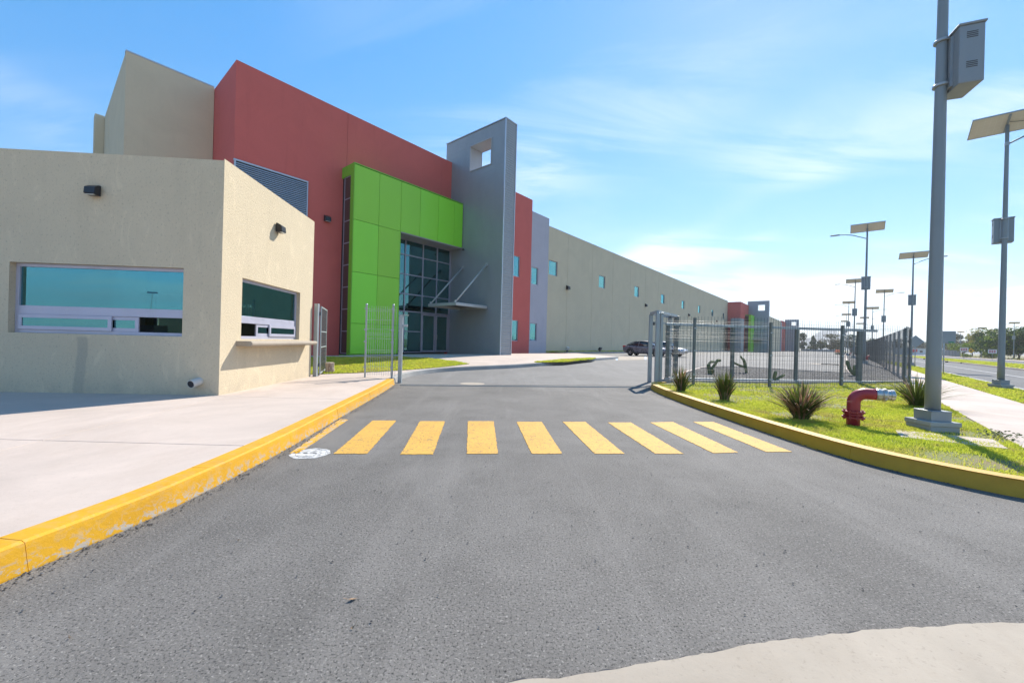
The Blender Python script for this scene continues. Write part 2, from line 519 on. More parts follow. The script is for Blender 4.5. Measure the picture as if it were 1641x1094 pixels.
pm = panelmat('lamp_post_paint', (.24, .275, .285), .45, .1, .9, 1.2)
pm.mix(pm.ramp(pm.noise(7, 5, .7, (1, 1, .5)), .66, .72, 0, .5), (.36, .39, .40)); M['pole'] = pm.m
M['cabinet'] = panelmat('lamp_cabinet_paint', (.27, .30, .315), .45, .1, .9, 1.2).m
pb = panelmat('solar_panel_back', (.78, .72, .60), .55, 0, .93, 3)
bt = pb.n.new('ShaderNodeTexBrick'); bt.offset = 0; bt.inputs['Scale'].default_value = 1; bt.inputs['Brick Width'].default_value = .16; bt.inputs['Row Height'].default_value = .16
bt.inputs['Mortar Size'].default_value = .006; pb.l.new(pb.vec(), bt.inputs[0]); pb.mix(pb.math('MULTIPLY', bt.outputs['Fac'], .35), (.90, .87, .80)); M['panel_back'] = pb.m
M['panel_front'] = Mat('solar_cells', (.012, .018, .045), .12).m
M['lamp_black'] = panelmat('black_lamp_housing', (.018, .018, .022), .35).m
M['lamp_lens'] = Mat('lamp_lens', (.55, .55, .50), .25).m
M['grey_dark'] = Mat('dark_grey_metal', (.09, .09, .09), .5, .3).m
rd = panelmat('red_hydrant_paint', (.36, .028, .04), .38, 0, .72, 5); rd.bump(rd.noise(22, 3, .6), .25, .006); M['hydrant_red'] = rd.m
ch = panelmat('worn_chrome', (.55, .53, .50), .32, .8, .6, 9); M['chrome'] = ch.m
gv = Mat('gravel_stone', (.04, .04, .043), .9); gv.mix(gv.ramp(gv.noise(16, 2, .5, src='World'), .42, .62, 0, 1), (.14, .137, .137)); M['gravel'] = gv.m
M['gravel_bed'] = Mat('gravel_bed', (.055, .055, .06), .95).m
M['paint_car'] = panelmat('grey_metallic_paint', (.20, .18, .20), .28, .35, .9, 1).m
M['paint_silver'] = panelmat('silver_metallic_paint', (.42, .45, .52), .25, .6, .9, 1).m
M['car_glass'] = Mat('car_glass', (.015, .02, .025), .06, 0, .8).m
M['tyre'] = Mat('tyre_rubber', (.012, .012, .013), .85).m
M['rim'] = Mat('alloy_rim', (.42, .42, .43), .3, .8).m
M['tail_red'] = Mat('red_tail_lamp', (.45, .02, .025), .25).m
M['headlamp'] = Mat('clear_headlamp', (.65, .68, .70), .12).m
M['pvc'] = panelmat('dusty_pvc', (.58, .56, .52), .55).m
M['sign_back'] = panelmat('sign_back_aluminium', (.34, .37, .38), .5, .3).m
M['sign_white'] = Mat('sign_white', (.75, .73, .72), .5).m
M['sign_red'] = Mat('sign_red', (.55, .05, .06), .5).m
M['sign_yellow'] = Mat('sign_yellow', (.80, .42, .02), .5).m
M['sign_black'] = Mat('sign_black', (.02, .02, .02), .5).m
M['sign_green'] = Mat('sign_green', (.02, .28, .13), .5).m
M['blue_paint'] = Mat('pale_blue_road_paint', (.30, .42, .60), .7).m
gd = Mat('dry_ground', (.25, .20, .11), .95)
gd.mix(gd.ramp(gd.noise(.05, 6, .6, src='World'), .42, .62, 0, 1), (.16, .17, .06)); M['ground'] = gd.m
M['hill'] = Mat('far_hill', (.10, .11, .10), .95).m
M['house_white'] = panelmat('white_house_paint', (.62, .64, .66), .8).m
M['grey_wall'] = panelmat('grey_block_wall', (.26, .27, .28), .85).m
M['cardboard'] = Mat('dry_leaf', (.38, .25, .15), .9).m

# ------------------------------------------------------------------ ground, asphalt, street
def struct(o): return tag(o, kind='structure')


def sheet(name, a0, a1, na, q0, q1, nq, zf, mat):
    m = MB(); vs = []
    for i in range(na + 1):
        for j in range(nq + 1):
            p = AQ(a0 + (a1 - a0) * i / na, q0 + (q1 - q0) * j / nq); vs.append((p.x, p.y, zf(p.x, p.y)))
    m.add(vs, [(i * (nq + 1) + j, (i + 1) * (nq + 1) + j, (i + 1) * (nq + 1) + j + 1, i * (nq + 1) + j + 1) for i in range(na) for j in range(nq)])
    return struct(m.build(name, mat, smooth=True))


g = MB(); g.add([(-4200, -4200, -.16), (4200, -4200, -.16), (4200, 4200, -.16), (-4200, 4200, -.16)], [(0, 1, 2, 3)])
struct(g.build('ground', M['ground']))
driveway = sheet('driveway', -70, 330, 200, -62, 1.95, 32, gz, M['asphalt'])
ym = MB(); yq = [-62 + 63.9 * j / 30 for j in range(31)]; yn = 120
for i in range(yn + 1):
    for q_ in yq:
        b0 = (A.x * -.182 + A.y * .983); a0 = (-(N.x * q_ * -.182 + N.y * q_ * .983) + (-3.3 * -.182 + 13.0 * .983) + .12) / b0
        a_ = a0 + (330 - a0) * (i / yn) ** 1.5; p = AQ(a_, q_); ym.v.append((p.x, p.y, gz(p.x, p.y) + .005))
ym.f = [(i * 31 + j, (i + 1) * 31 + j, (i + 1) * 31 + j + 1, i * 31 + j + 1) for i in range(yn) for j in range(30)]
struct(ym.build('yard', M['yard'], smooth=True))
sheet('street', -120, 700, 2, 1.95, 13.0, 2, lambda x, y: -.006, M['street'])
sheet('far_street', -60, 700, 2, 20.2, 29.5, 2, lambda x, y: -.01, M['street'])

# far hills, faint above the trees
hm = MB(); prof = []
for i in range(200):
    az = 10 + i * .3
    h = 40 + 115 * math.exp(-abs((az - 38.6) / 1.9) ** 2.4) + 14 * math.sin(az * .9) + 9 * math.sin(az * 2.3 + 1) + 3 * math.sin(az * 7.1)
    prof.append((math.sin(R(az)) * 3900, math.cos(R(az)) * 3900, h))
hm.add([(x, y, -5) for x, y, z in prof] + prof + [(x * 1.06, y * 1.06, z * .4) for x, y, z in prof],
       [(i, i + 1, 201 + i, 200 + i) for i in range(199)] + [(200 + i, 201 + i, 401 + i, 400 + i) for i in range(199)])
struct(hm.build('hills', M['hill'], smooth=True))

# ------------------------------------------------------------------ crosswalk paint and marks on the driveway
def flat(name, pts, z, mat, parent=driveway, thick=.004, rag=0.0):
    if rag:
        out = []
        for a_, b_ in zip(pts, list(pts[1:]) + [pts[0]]):
            n_ = max(2, int((b_ - a_).length / .03))
            for k in range(n_):
                p = a_.lerp(b_, k / n_); out.append((p.x + (rnd.random() - .5) * rag, p.y + (rnd.random() - .5) * rag))
        pts = out
    return MB().prism([(p[0], p[1]) for p in pts], z - thick - .003, z).build(name, mat, parent)


stripe_px = [[(535, 727), (588, 727), (635, 674), (597, 674)], [(642, 728), (694, 728), (713, 675), (673, 675)],
             [(748, 727), (798, 727), (791, 675), (750, 675)], [(852, 727), (901, 727), (868, 676), (828, 676)],
             [(953, 727), (1001, 727), (938, 676), (902, 676)], [(1050, 727), (1095, 727), (1011, 677), (974, 677)],
             [(1143, 726), (1183, 725), (1078, 676), (1042, 677)], [(1228, 724), (1269, 724), (1143, 676), (1111, 676)]]
for q in stripe_px:
    flat('crosswalk_stripe', [P(x, y, 0.005) for x, y in q], .006, M['stripe'], rag=.014)
flat('crosswalk_stripe', [P(464, 727, 0), P(478, 727, 0), P(558, 673, 0), P(545, 672, 0)], .006, M['kerb_yellow'])
flat('crosswalk_stripe', [P(1176, 676, 0), P(1181, 674, 0), P(1328, 721, 0), P(1310, 722, 0)], .006, M['stripe'])


def disc(name, c, r, z, mat, parent=driveway, n=28):
    m = MB().lathe([(r, z - .02), (r, z - .002), (r * .97, z), (r * .86, z), (r * .85, z - .004), (r * .80, z - .004), (r * .79, z)], n, (c[0], c[1], 0))
    return m.build(name, mat, parent)


c = P(497, 727, 0); mh = empty('manhole_cover', (c.x, c.y, 0))
mm_ = MB().lathe([(.235, -.03), (.235, .004), (.215, .006), (.20, .006), (.195, .002), (.17, .002), (.165, .006), (.0, .006)], 48); mm_.v = [(x * (1 + .05 * math.sin(9 * math.atan2(y, x)) * math.sin(4 * math.atan2(y, x) + 1)), y * (1 + .06 * math.sin(7 * math.atan2(y, x) + 2)), z) for x, y, z in mm_.v]; mm_.build('lid', M['white_worn'], mh)
for sx in (-.06, .06): MB().box(sx - .025, sx + .025, -.012, .012, .0065, .0085).build('lift_slot', M['dark_gap'], mh)
tag(mh, 'white-painted round manhole cover beside the yellow kerb and crosswalk', 'manhole')
c = P(757, 614.5, .02); mh = empty('manhole_cover', (c.x, c.y, gz(c.x, c.y)))
MB().lathe([(.42, -.03), (.42, .008), (.36, .012), (.35, .006), (.0, .01)], 32).build('lid', M['concrete_new'], mh)
tag(mh, 'pale round manhole cover in the yard just behind the gate track', 'manhole')
c = P(1330, 585, .3); mh = empty('storm_drain', (c.x, c.y, gz(c.x, c.y)), RZ_A)
MB().lathe([(1.5, -.02), (1.5, .012), (0, .014)], 28).build('apron', M['concrete_new'], mh)
MB().box(-.9, .9, -.55, .55, .015, .03).build('grate', M['dark_gap'], mh)
for i in range(9): MB().box(-.9 + i * .2, -.86 + i * .2, -.55, .55, .03, .045).build('grate_bar', M['grey_dark'], mh)
tag(mh, 'dark rectangular storm drain in a white concrete ring out in the yard', 'storm drain')
# steel gate track across the driveway
t0, t1 = P(641, 617, .02), P(1036, 620.5, .02)
tr = MB().bar((t0.x, t0.y, .012), (t1.x, t1.y, .012), .07, .02).bar((t0.x, t0.y, .024), (t1.x, t1.y, .024), .02, .012).build('gate_track', M['concrete_block'])
tag(tr, 'thin steel gate track set across the asphalt between the gate posts', 'gate track')
# concrete apron in the near corner
arc = [P(x, y, 0) for x, y in [(700, 1112), (790, 1103), (860, 1094), (930, 1086), (1000, 1075), (1050, 1066), (1100, 1056), (1150, 1047), (1200, 1038), (1250, 1031), (1300, 1024), (1350, 1018.5), (1400, 1014), (1450, 1010), (1500, 1007), (1570, 1003.5), (1641, 1001)]]
edge = []
for a_, b_ in zip(arc, arc[1:]):
    for k in range(6):
        p = a_.lerp(b_, k / 6); j = (rnd.random() - .5) * .010 + .008 * math.sin(p.x * 17) * math.sin(p.x * 7.3); edge.append((p.x, p.y + j))
edge += [(3.6, 2.27), (5, 2.3), (9, 2.2), (9, -5), (-3, -5), (-3, .8), (-1.2, 1.5)]
ap_ = struct(MB().prism(edge, -.05, .016).build('concrete_apron', M['concrete_new']))
seam = [(x, y + .003 + .016 * max(0, math.sin(x * 9 + 1) * math.sin(x * 23)) + rnd.random() * .006) for x, y in edge[:-7]]
MB().prism(seam + [(x, y - .05) for x, y in edge[:-7]][::-1], -.02, .0065).build('tar_seam', M['gravel_bed'], ap_)

# ------------------------------------------------------------------ left pavement with its yellow kerb
LK = [(-6.2, -2.2), (-4.6, -.6), (-3.55, .6), (-3.1, 1.5), (-2.95, 2.46), (-2.87, 3.2), (-2.87, 3.9), (-2.93, 5.15), (-3.05, 6.4), (-3.22, 8.0), (-3.42, 10.0), (-3.60, 11.6), (-3.78, 12.95)]
kb = empty('kerb', (0, 0, 0)); struct(kb)


def off(poly, d):                               # offset a polyline to its left by d
    out = []
    for i in range(len(poly)):
        a_, b_ = Vector(poly[max(i - 1, 0)]), Vector(poly[min(i + 1, len(poly) - 1)])
        t = (b_ - a_).normalized(); out.append((poly[i][0] - t.y * d, poly[i][1] + t.x * d))
    return out


def spline(poly, n=5):                          # Catmull-Rom refinement
    out = []; q = [Vector(p) for p in poly]
    for i in range(len(q) - 1):
        p0, p1, p2, p3 = q[max(i - 1, 0)], q[i], q[i + 1], q[min(i + 2, len(q) - 1)]
        for k in range(n):
            t = k / n
            out.append(tuple(.5 * ((2 * p1) + (p2 - p0) * t + (2 * p0 - 5 * p1 + 4 * p2 - p3) * t * t + (3 * p1 - p0 - 3 * p2 + p3) * t ** 3)))
    return out + [tuple(q[-1])]


def kerb_run(path, w, batter, cuts, mat, parent, zf, zb, jitter=.004, name='kerb_segment'):
    """cast kerb: front face leans back by batter, rounded nose; cut into segments with open joints at the given arc lengths"""
    L = [0]
    for a_, b_ in zip(path, path[1:]): L.append(L[-1] + math.dist(a_, b_))

    def at(s):
        for i in range(len(L) - 1):
            if s <= L[i + 1] or i == len(L) - 2:
                t = (s - L[i]) / max(1e-6, L[i + 1] - L[i]); a_, b_ = Vector(path[i]), Vector(path[i + 1])
                return a_.lerp(b_, t), (Vector(path[min(i + 2, len(path) - 1)]) - Vector(path[max(i - 1, 0)])).normalized()
    cs = [0] + [c_ for c_ in cuts if 0 < c_ < L[-1]] + [L[-1]]
    for s0, s1 in zip(cs, cs[1:]):
        n = max(2, int((s1 - s0) / .22)); vs, fs = [], []
        for i in range(n + 1):
            s = s0 + .0022 + (s1 - s0 - .0044) * i / n
            p, t = at(s); nrm = Vector((-t.y, t.x)); zt, z0 = zf(p.x, p.y), zb(p.x, p.y)
            j = (rnd.random() - .5) * jitter
            for d, z in ((0 + j, z0 - .06), (j, z0 + .01), (batter * .75 + j, zt - .035), (batter * .9 + j, zt - .012), (batter + .022 + j, zt), (w, zt + j * .5), (w, z0 - .06)):
                q = p + nrm * d; vs.append((q.x, q.y, z))
        for i in range(n): fs += [(i * 7 + k, i * 7 + (k + 1) % 7, (i + 1) * 7 + (k + 1) % 7, (i + 1) * 7 + k) for k in range(7)]
        fs += [tuple(range(7)), tuple(range(n * 7 + 6, n * 7 - 1, -1))]
        o = MB().add(vs, [f[::-1] for f in fs]).build(name, mat, parent)
    return L[-1]


lks = spline(LK)
ztop = lambda x, y: .19
zero = lambda x, y: 0.0
Ls = [0]
for a_, b_ in zip(lks, lks[1:]): Ls.append(Ls[-1] + math.dist(a_, b_))


def arclen_at_y(y): return min(zip(Ls, lks), key=lambda t: abs(t[1][1] - y))[0]


kerb_run(lks, .23, .035, [arclen_at_y(y) for y in (.6, 2.46, 3.92, 5.45, 7.3, 9.6)], M['kerb_yellow'], kb, ztop, zero)
kerb_end = empty('kerb', (0, 0, 0)); struct(kerb_end)
# plaza kerb behind the gate, bare concrete
PK = [(-3.80, 13.03), (-3.97, 14.0), (-3.98, 15.2), (-3.55, 16.6), (-2.6, 18.0), (-1.2, 19.2), (.5, 20.6), (2.2, 22.5), (4.3, 25.3), (6.4, 28.3), (8.4, 31.6), (8.6, 32.6), (7.9, 33.4), (6.2, 34.8), (3.9, 36.7)]
pks = spline(PK)
kerb_run(pks, .20, .03, [1.6, 3.2, 4.8, 6.6, 8.5, 10.4, 12.4, 14.6, 16.8, 19, 21.5, 24], M['kerb_grey'], kerb_end, hz, gz)
tag(kerb_end, kind='structure')

# pavement slabs by the guard booth (flat) with open joints
pave = MB().prism([(-40, -12), (-6.0, -2.6), (-4.4, -.9), (-3.4, .5), (-3.12, 2.46), (-3.06, 3.9), (-3.24, 6.4), (-3.6, 10), (-3.95, 12.9), (-40, 12.9)], -.1, .165).build('pavement', M['kerb_grey'])
struct(pave)
kin = off(lks, .238)


def kin_x(y): return min(kin, key=lambda p: abs(p[1] - y))[0]


def kin_between(y0, y1): return [p for p in kin if y0 < p[1] < y1]


JX = lambda y: -5.50 - (y - 4.7) * .135          # long joint that runs on along the booth's front
rows = [-12, 0.9, 4.70, 8.38, 10.7, 12.86]
for y0, y1 in zip(rows, rows[1:]):
    gap = .006
    inner = [(kin_x(max(y0, -2)), y0 + gap)] + kin_between(y0 + gap, y1 - gap) + [(kin_x(y1), y1 - gap)]
    if y0 < -2: inner = [(-8, -11.9)] + kin_between(-2.2, y1 - gap) + [(kin_x(y1), y1 - gap)]
    poly = inner + [(JX(y1) + gap, y1 - gap), (JX(y0) + gap, y0 + gap)] if y0 > -5 else inner + [(-40, y1 - gap), (-40, -11.9)]
    MB().prism(poly, .10, .19).build('slab', M['concrete'], pave, bevel=.004)
    if y0 > -5:
        MB().prism([(JX(y0) - gap, y0 + gap), (JX(y1) - gap, y1 - gap), (-14, y1 - gap), (-14, y0 + gap)], .10, .19).build('slab', M['concrete'], pave, bevel=.004)
        MB().prism([(-14.01, y0 + gap), (-14.01, y1 - gap), (-40, y1 - gap), (-40, y0 + gap)], .10, .19).build('slab', M['concrete'], pave)

# plaza: rising walkway from the foot gate to the entrance and along the long wall
pk_in = off(pks, .205)
L_, R_ = [], []
for i, p in enumerate(pk_in[:56]):
    t = i / 55
    b_ = Vector((-40, 12.9)).lerp(Vector((-10, 22)), min(1, t * 2.2)) if t < .45 else Vector((-10, 22)).lerp(Vector((6.5, 39.5)), (t - .45) / .55)
    L_.append(Vector((p[0], p[1], 0))); R_.append(Vector((b_.x, b_.y, 0)))
pm_ = MB().strip(L_, R_, 14)
pm_.v = [(x, y, hz(x, y) - .002) for x, y, z in pm_.v]
struct(pm_.build('plaza', M['concrete'], smooth=True))
wq = O.dot(N) - 5.9
sheet('wall_walkway', 36, 330, 60, wq - .5, wq + 2.1, 1, lambda x, y: gz(x, y) + .15, M['concrete'])
kw = empty('kerb', (0, 0, 0)); struct(kw)
for i in range(24):
    a0 = 36 + i * 7
    MB().bar(AQ(a0, wq + 2.2, .40), AQ(a0 + 6.98, wq + 2.2, .40), .18, .19).build('kerb_segment', M['kerb_grey'], kw)
# pale painted bay beside the parked car
bay = [P(985, 578, .33), P(1040, 577, .33), P(1040, 571.5, .33), P(985, 572, .33)]
flat('painted_bay', bay, .345, M['concrete_new'])
for k in range(6):
    a_ = bay[0].lerp(bay[1], k / 6 + .03); b_ = bay[3].lerp(bay[2], k / 6 + .03); a2 = bay[0].lerp(bay[1], k / 6 + .08); b2 = bay[3].lerp(bay[2], k / 6 + .08)
    flat('bay_line', [a_, a2, b2, b_], .351, M['blue_paint']) if k in (0, 5) else None

# ------------------------------------------------------------------ right kerb, lawn, pavement, verge, median
RK = [(9.0, 2.9), (7.2, 3.15), (6.2, 3.55), (5.39, 4.16), (5.05, 4.62), (4.80, 5.15), (4.65, 5.8), (4.56, 6.9), (4.52, 8.0), (4.50, 9.4), (4.52, 10.8), (4.60, 12.3), (4.74, 13.4), (5.0, 14.15), (5.5, 14.55)]
rks = spline(RK)
Lr = [0]
for a_, b_ in zip(rks, rks[1:]): Lr.append(Lr[-1] + math.dist(a_, b_))
kr = empty('kerb', (0, 0, 0)); struct(kr)
cut = min(zip(Lr, rks), key=lambda t: abs(t[1][1] - 5.45))[0]
rp_ = [(x, y) for x, y in rks][::-1]             # walk it so that the lawn lies on the left
Lt = Lr[-1]
kerb_run(rks, -.21, -.035, [cut - 3.0, cut, cut + 3.1, cut + 6.2], M['kerb_ochre'], kr, ztop, zero)
for o in kr.children:                            # mirrored sweep: turn the faces outward
    o.data.flip_normals()
fence_foot = [(6.5, 14.2), (9.15, 14.1), (12.6, 15.2), (16.4, 16.6), (18.0, 17.55)]
rin = off(rks, -.215)
lawn_poly = [p for p in rin if p[1] > 3.45] + [(6.6, 14.75), (9.2, 14.9), (12.6, 15.8), (16.6, 17.3), (18.2, 18.3)]
lawn_poly += [tuple(AQ(a_, 2.0)[:2]) for a_ in (25.5, 22, 18, 14, 11, 9.2, 8.0)] + [(7.1, 3.7)]
struct(MB().prism(lawn_poly, -.1, .145).build('lawn', M['soil']))
ps = empty('pavement', (0, 0, 0)); struct(ps)
for i in range(34):
    a0, a1 = 6.0 + i * 3.0 + .006, 9.0 + i * 3.0 - .006
    ql = 1.98 if i > 0 else 1.4
    MB().prism([tuple(AQ(a0, 2.02)[:2]), tuple(AQ(a1, 2.02)[:2]), tuple(AQ(a1, 3.80)[:2]), tuple(AQ(a0, 3.80)[:2])], .0, .155).build('slab', M['concrete'], ps, bevel=.004)
MB().prism([tuple(AQ(a, q)[:2]) for a, q in ((108.01, 2.02), (330, 2.02), (330, 3.8), (108.01, 3.8))], .0, .155).build('slab', M['concrete'], ps)
struct(MB().prism([tuple(AQ(a, q)[:2]) for a, q in ((7, 3.82), (400, 3.82), (400, 5.3), (7, 5.3))], -.05, .135).build('verge', M['soil']))
ks = empty('kerb', (0, 0, 0)); struct(ks)
for i in range(40):
    a0 = 6 + i * 3.0
    MB().bar(AQ(a0, 5.42, .05), AQ(a0 + 2.98, 5.42, .05), .2, .2).build('kerb_segment', M['kerb_grey'], ks)
MB().bar(AQ(126, 5.42, .05), AQ(400, 5.42, .05), .2, .2).build('kerb_segment', M['kerb_grey'], ks)
struct(MB().prism([tuple(AQ(a, q)[:2]) for a, q in ((16, 13.25), (520, 13.25), (520, 19.9), (16, 19.9))], -.05, .13).build('median', M['soil']))
km = empty('kerb', (0, 0, 0)); struct(km)
for qq in (13.1, 20.05):
    MB().bar(AQ(16, qq, .06), AQ(520, qq, .06), .26, .2).build('kerb_segment', M['concrete'], km)
struct(MB().prism([tuple(AQ(a, q)[:2]) for a, q in ((-60, 29.6), (700, 29.6), (700, 33.5), (-60, 33.5))], -.05, .12).build('far_pavement', M['concrete']))
# pale lane line on the street
for i in range(26):
    a0 = 12 + i * 9
    MB().prism([tuple(AQ(a, q)[:2]) for a, q in ((a0, 9.1), (a0 + 9.02, 9.1), (a0 + 9.02, 9.24), (a0, 9.24))], -.02, -.001).build('lane_line', M['white_worn'], bpy.data.objects['street'])

# ------------------------------------------------------------------ grass blades
def inside(poly, pts):
    x, y = pts[:, 0], pts[:, 1]; ins = np.zeros(len(pts), bool); n = len(poly)
    for i in range(n):
        x1, y1 = poly[i]; x2, y2 = poly[(i + 1) % n]
        c_ = (y1 > y) != (y2 > y)
        with np.errstate(divide='ignore', invalid='ignore'):
            ins ^= c_ & (x < (x2 - x1) * (y - y1) / (y2 - y1) + x1)
    return ins


def grass(name, poly, n, h, w, zf, label, seed, fall=0.0, keep=None):
    rg = np.random.default_rng(seed); poly = [tuple(p[:2]) for p in poly]
    a = np.array(poly); lo, hi = a.min(0), a.max(0); got = []
    tot = 0
    for _ in range(60):
        c_ = rg.random((n * 2, 2)) * (hi - lo) + lo
        m = inside(poly, c_)
        if fall: m &= rg.random(len(c_)) < np.clip((fall / np.hypot(c_[:, 0], c_[:, 1])) ** 1.6, 0, 1)
        if keep is not None: m &= keep(c_, rg)
        got.append(c_[m]); tot += m.sum()
        if tot >= n: break
    p = np.vstack(got)[:n]; n = len(p)
    clump = np.sin(p[:, 0] * 5.1 + 2 * np.sin(p[:, 1] * 3.3)) * np.sin(p[:, 1] * 4.7 + np.sin(p[:, 0] * 2.9))
    hh = h * (.55 + .7 * rg.random(n) + .35 * clump); th = rg.random(n) * 2 * np.pi; lean = (.25 + .75 * rg.random(n)) * hh
    dist = np.hypot(p[:, 0], p[:, 1]); ww = w * (.6 + .8 * rg.random(n)) * np.clip(dist / 8, 1, 4)
    z0 = np.array([zf(x, y) for x, y in p]) if callable(zf) else np.full(n, zf)
    dx, dy = np.cos(th), np.sin(th); ph = rg.random(n) * 2 * np.pi; sx, sy = np.cos(ph) * ww / 2, np.sin(ph) * ww / 2
    V = np.zeros((n, 5, 3), np.float32)
    V[:, 0] = np.c_[p[:, 0] - sx, p[:, 1] - sy, z0 - .01]; V[:, 1] = np.c_[p[:, 0] + sx, p[:, 1] + sy, z0 - .01]
    mx, my = p[:, 0] + dx * lean * .35, p[:, 1] + dy * lean * .35
    V[:, 2] = np.c_[mx + sx * .8, my + sy * .8, z0 + hh * .6]; V[:, 3] = np.c_[mx - sx * .8, my - sy * .8, z0 + hh * .6]
    V[:, 4] = np.c_[p[:, 0] + dx * lean, p[:, 1] + dy * lean, z0 + hh]
    base = (np.arange(n) * 5)[:, None]
    fl = (base + np.array([0, 1, 2, 3, 3, 2, 4])).ravel(); ls = (np.arange(n)[:, None] * 7 + np.array([0, 4])).ravel()
    o = np_mesh(name, V.reshape(-1, 3), fl, ls, M['lawn'])
    return tag(o, label, 'grass', kind='stuff')


def lawn_keep(c_, rg):                            # bare strip along the fence and around the plants
    bare = np.sin(c_[:, 0] * 1.7 + 1.1) * np.sin(c_[:, 1] * 2.1 + .4)
    d = np.min([np.abs((c_[:, 0] - a_[0]) * (b_[1] - a_[1]) - (c_[:, 1] - a_[1]) * (b_[0] - a_[0])) / math.dist(a_, b_) for a_, b_ in zip(fence_foot, fence_foot[1:])], axis=0)
    return (rg.random(len(c_)) < np.clip(.12 + d / 1.1, 0, 1)) & (rg.random(len(c_)) < np.clip(1.30 - np.clip(bare - .30, 0, 1) * 2.6, 0.10, 1))


grass('lawn_grass', lawn_poly, 95000, .042, .008, .145, 'short bright green grass of the lawn around the red hydrant', 3, 9.0, lawn_keep)
grass('verge_grass', [AQ(8, 3.84), AQ(70, 3.84), AQ(70, 5.28), AQ(8, 5.28)], 26000, .05, .012, .135, 'sunlit grass strip between the pavement and the street kerb', 4, 22.0)
grass('median_grass', [AQ(40, 13.4), AQ(190, 13.4), AQ(190, 19.7), AQ(40, 19.7)], 16000, .09, .03, .13, 'grass on the raised median between the two roadways', 5, 90.0)

# ------------------------------------------------------------------ guard booth
GAZ = R(-4.0)
GC = Vector((-6.22, 8.484, .19))
gb = empty('guard_booth', GC, R(90) - GAZ)        # local x runs along the sunlit front, local y goes into the booth (to the left)
tag(gb, 'low beige stucco guard booth with teal windows on the left pavement', 'guard booth')
GL, GW, GH, T = 4.5, 7.2, 5.0, .25
# front wall (sunlit): along x at y 0..T ; side wall (shaded): along y at x 0..T
fw = (.73, 3.63, 1.20, 2.62)                       # opening: x0 x1 z0 z1
sw = (.77, 4.17, 1.23, 2.68)
MB().holed(0, GL, 0, T, -.25, GH, [fw]).build('wall', M['stucco'], gb)
ws = MB().holed(T, GW, 0, T, -.25, GH, [sw])       # built along x, then turned to run along y
ws.v = [(y, x, z) for x, y, z in ws.v]; ws.f = [f[::-1] for f in ws.f]
ws.build('wall', M['stucco'], gb)
wr = MB().holed(T, GW, GL - T, GL, -.25, GH, [(2.3, 4.7, .95, 2.6)])  # far wall; its opening is added to let daylight into the booth
wr.v = [(y, x, z) for x, y, z in wr.v]; wr.f = [f[::-1] for f in wr.f]; wr.build('wall', M['stucco'], gb)
added_window = MB().box(GL - .2, GL - .12, 2.3, 4.7, .95, 1.02).box(GL - .2, GL - .12, 2.3, 4.7, 2.53, 2.6).box(GL - .2, GL - .12, 2.3, 2.37, 1.02, 2.53).box(GL - .2, GL - .12, 4.63, 4.7, 1.02, 2.53).box(GL - .2, GL - .12, 3.47, 3.53, 1.02, 2.53).build('window', M['alu'], gb)  # frame for the added daylight opening
MB().box(GL - .165, GL - .157, 2.37, 4.63, 1.02, 2.53).build('pane', M['glass_teal'], added_window)
MB().box(T, GL - T, GW - T, GW, -.25, GH).build('wall', M['stucco'], gb)
MB().box(T, GL - T, T, GW - T, 3.3, 3.5).build('roof', M['roof'], gb)
MB().box(T, GL - T, T, GW - T, -.2, .02).build('floor', M['interior_floor'], gb)
MB().box(T + .01, GL - T - .01, 4.9, 5.0, .02, 3.29).build('partition', M['interior'], gb)
MB().box(T + .002, T + .012, 4.3, 4.88, .02, 3.29).build('lining', M['interior'], gb)
MB().box(2.9, 3.4, 3.6, 4.2, .02, 1.5).build('locker', M['alu'], gb, bevel=.01)
MB().box(.9, 1.5, 1.5, 4.6, .02, .78).build('desk', M['interior'], gb, bevel=.02)
MB().holed(0, GL, .001, .012, GH, GH + .035, []).build('coping', M['stucco'], gb)


def sliding_window(parent, along, o0, o1, z0, z1, swap, rec, lay, glassmat, name='window'):
    """aluminium window: fixed pane over two sliding sashes; built along x at depth y, swapped for the side wall"""
    def put(mb, nm, mat, par, bev=.004):
        if swap: mb.v = [(y, x, z) for x, y, z in mb.v]; mb.f = [f[::-1] for f in mb.f]
        return mb.build(nm, mat, par, bevel=bev)
    y0, y1 = rec, rec + .08
    zm, zl = lay['mid']
    fr = MB().box(o0, o1, y0, y1, z1 - .07, z1).box(o0, o0 + .07, y0, y1, z0, z1 - .07).box(o1 - .07, o1, y0, y1, z0, z1 - .07)
    fr.box(o0 + .07, o1 - .07, y0 - .004, y1, zl, zm).box(o0 + .07, o1 - .07, y0, y1, z0, z0 + .07)
    w = put(fr, name, M['alu'], parent)
    put(MB().box(o0 + .07, o1 - .07, y0 + .035, y0 + .045, zm, z1 - .07), 'pane', glassmat, w, 0)
    for (a, b, d) in lay['sash']:
        s = MB(); e = .075; ya, yb = y0 + d - .016, y0 + d + .02
        s.box(a, b, ya, yb, zl - e, zl - .002).box(a, b, ya, yb, z0 + .072, z0 + .072 + e)
        s.box(a, a + e, ya, yb, z0 + .072 + e, zl - e).box(b - e, b, ya, yb, z0 + .072 + e, zl - e)
        put(s, 'sash', M['alu'], w)
        put(MB().box(a + e, b - e, y0 + d, y0 + d + .006, z0 + .072 + e, zl - e), 'pane', glassmat, w, 0)
    for f in (.2, .37, .70, .86):
        x = o0 + (o1 - o0) * f
        put(MB().box(x - .03, x + .03, y0 - .008, y0 - .004, (zm + zl) / 2 + .03, (zm + zl) / 2 + .05), 'rivet', M['trim'], w, 0)
    return w


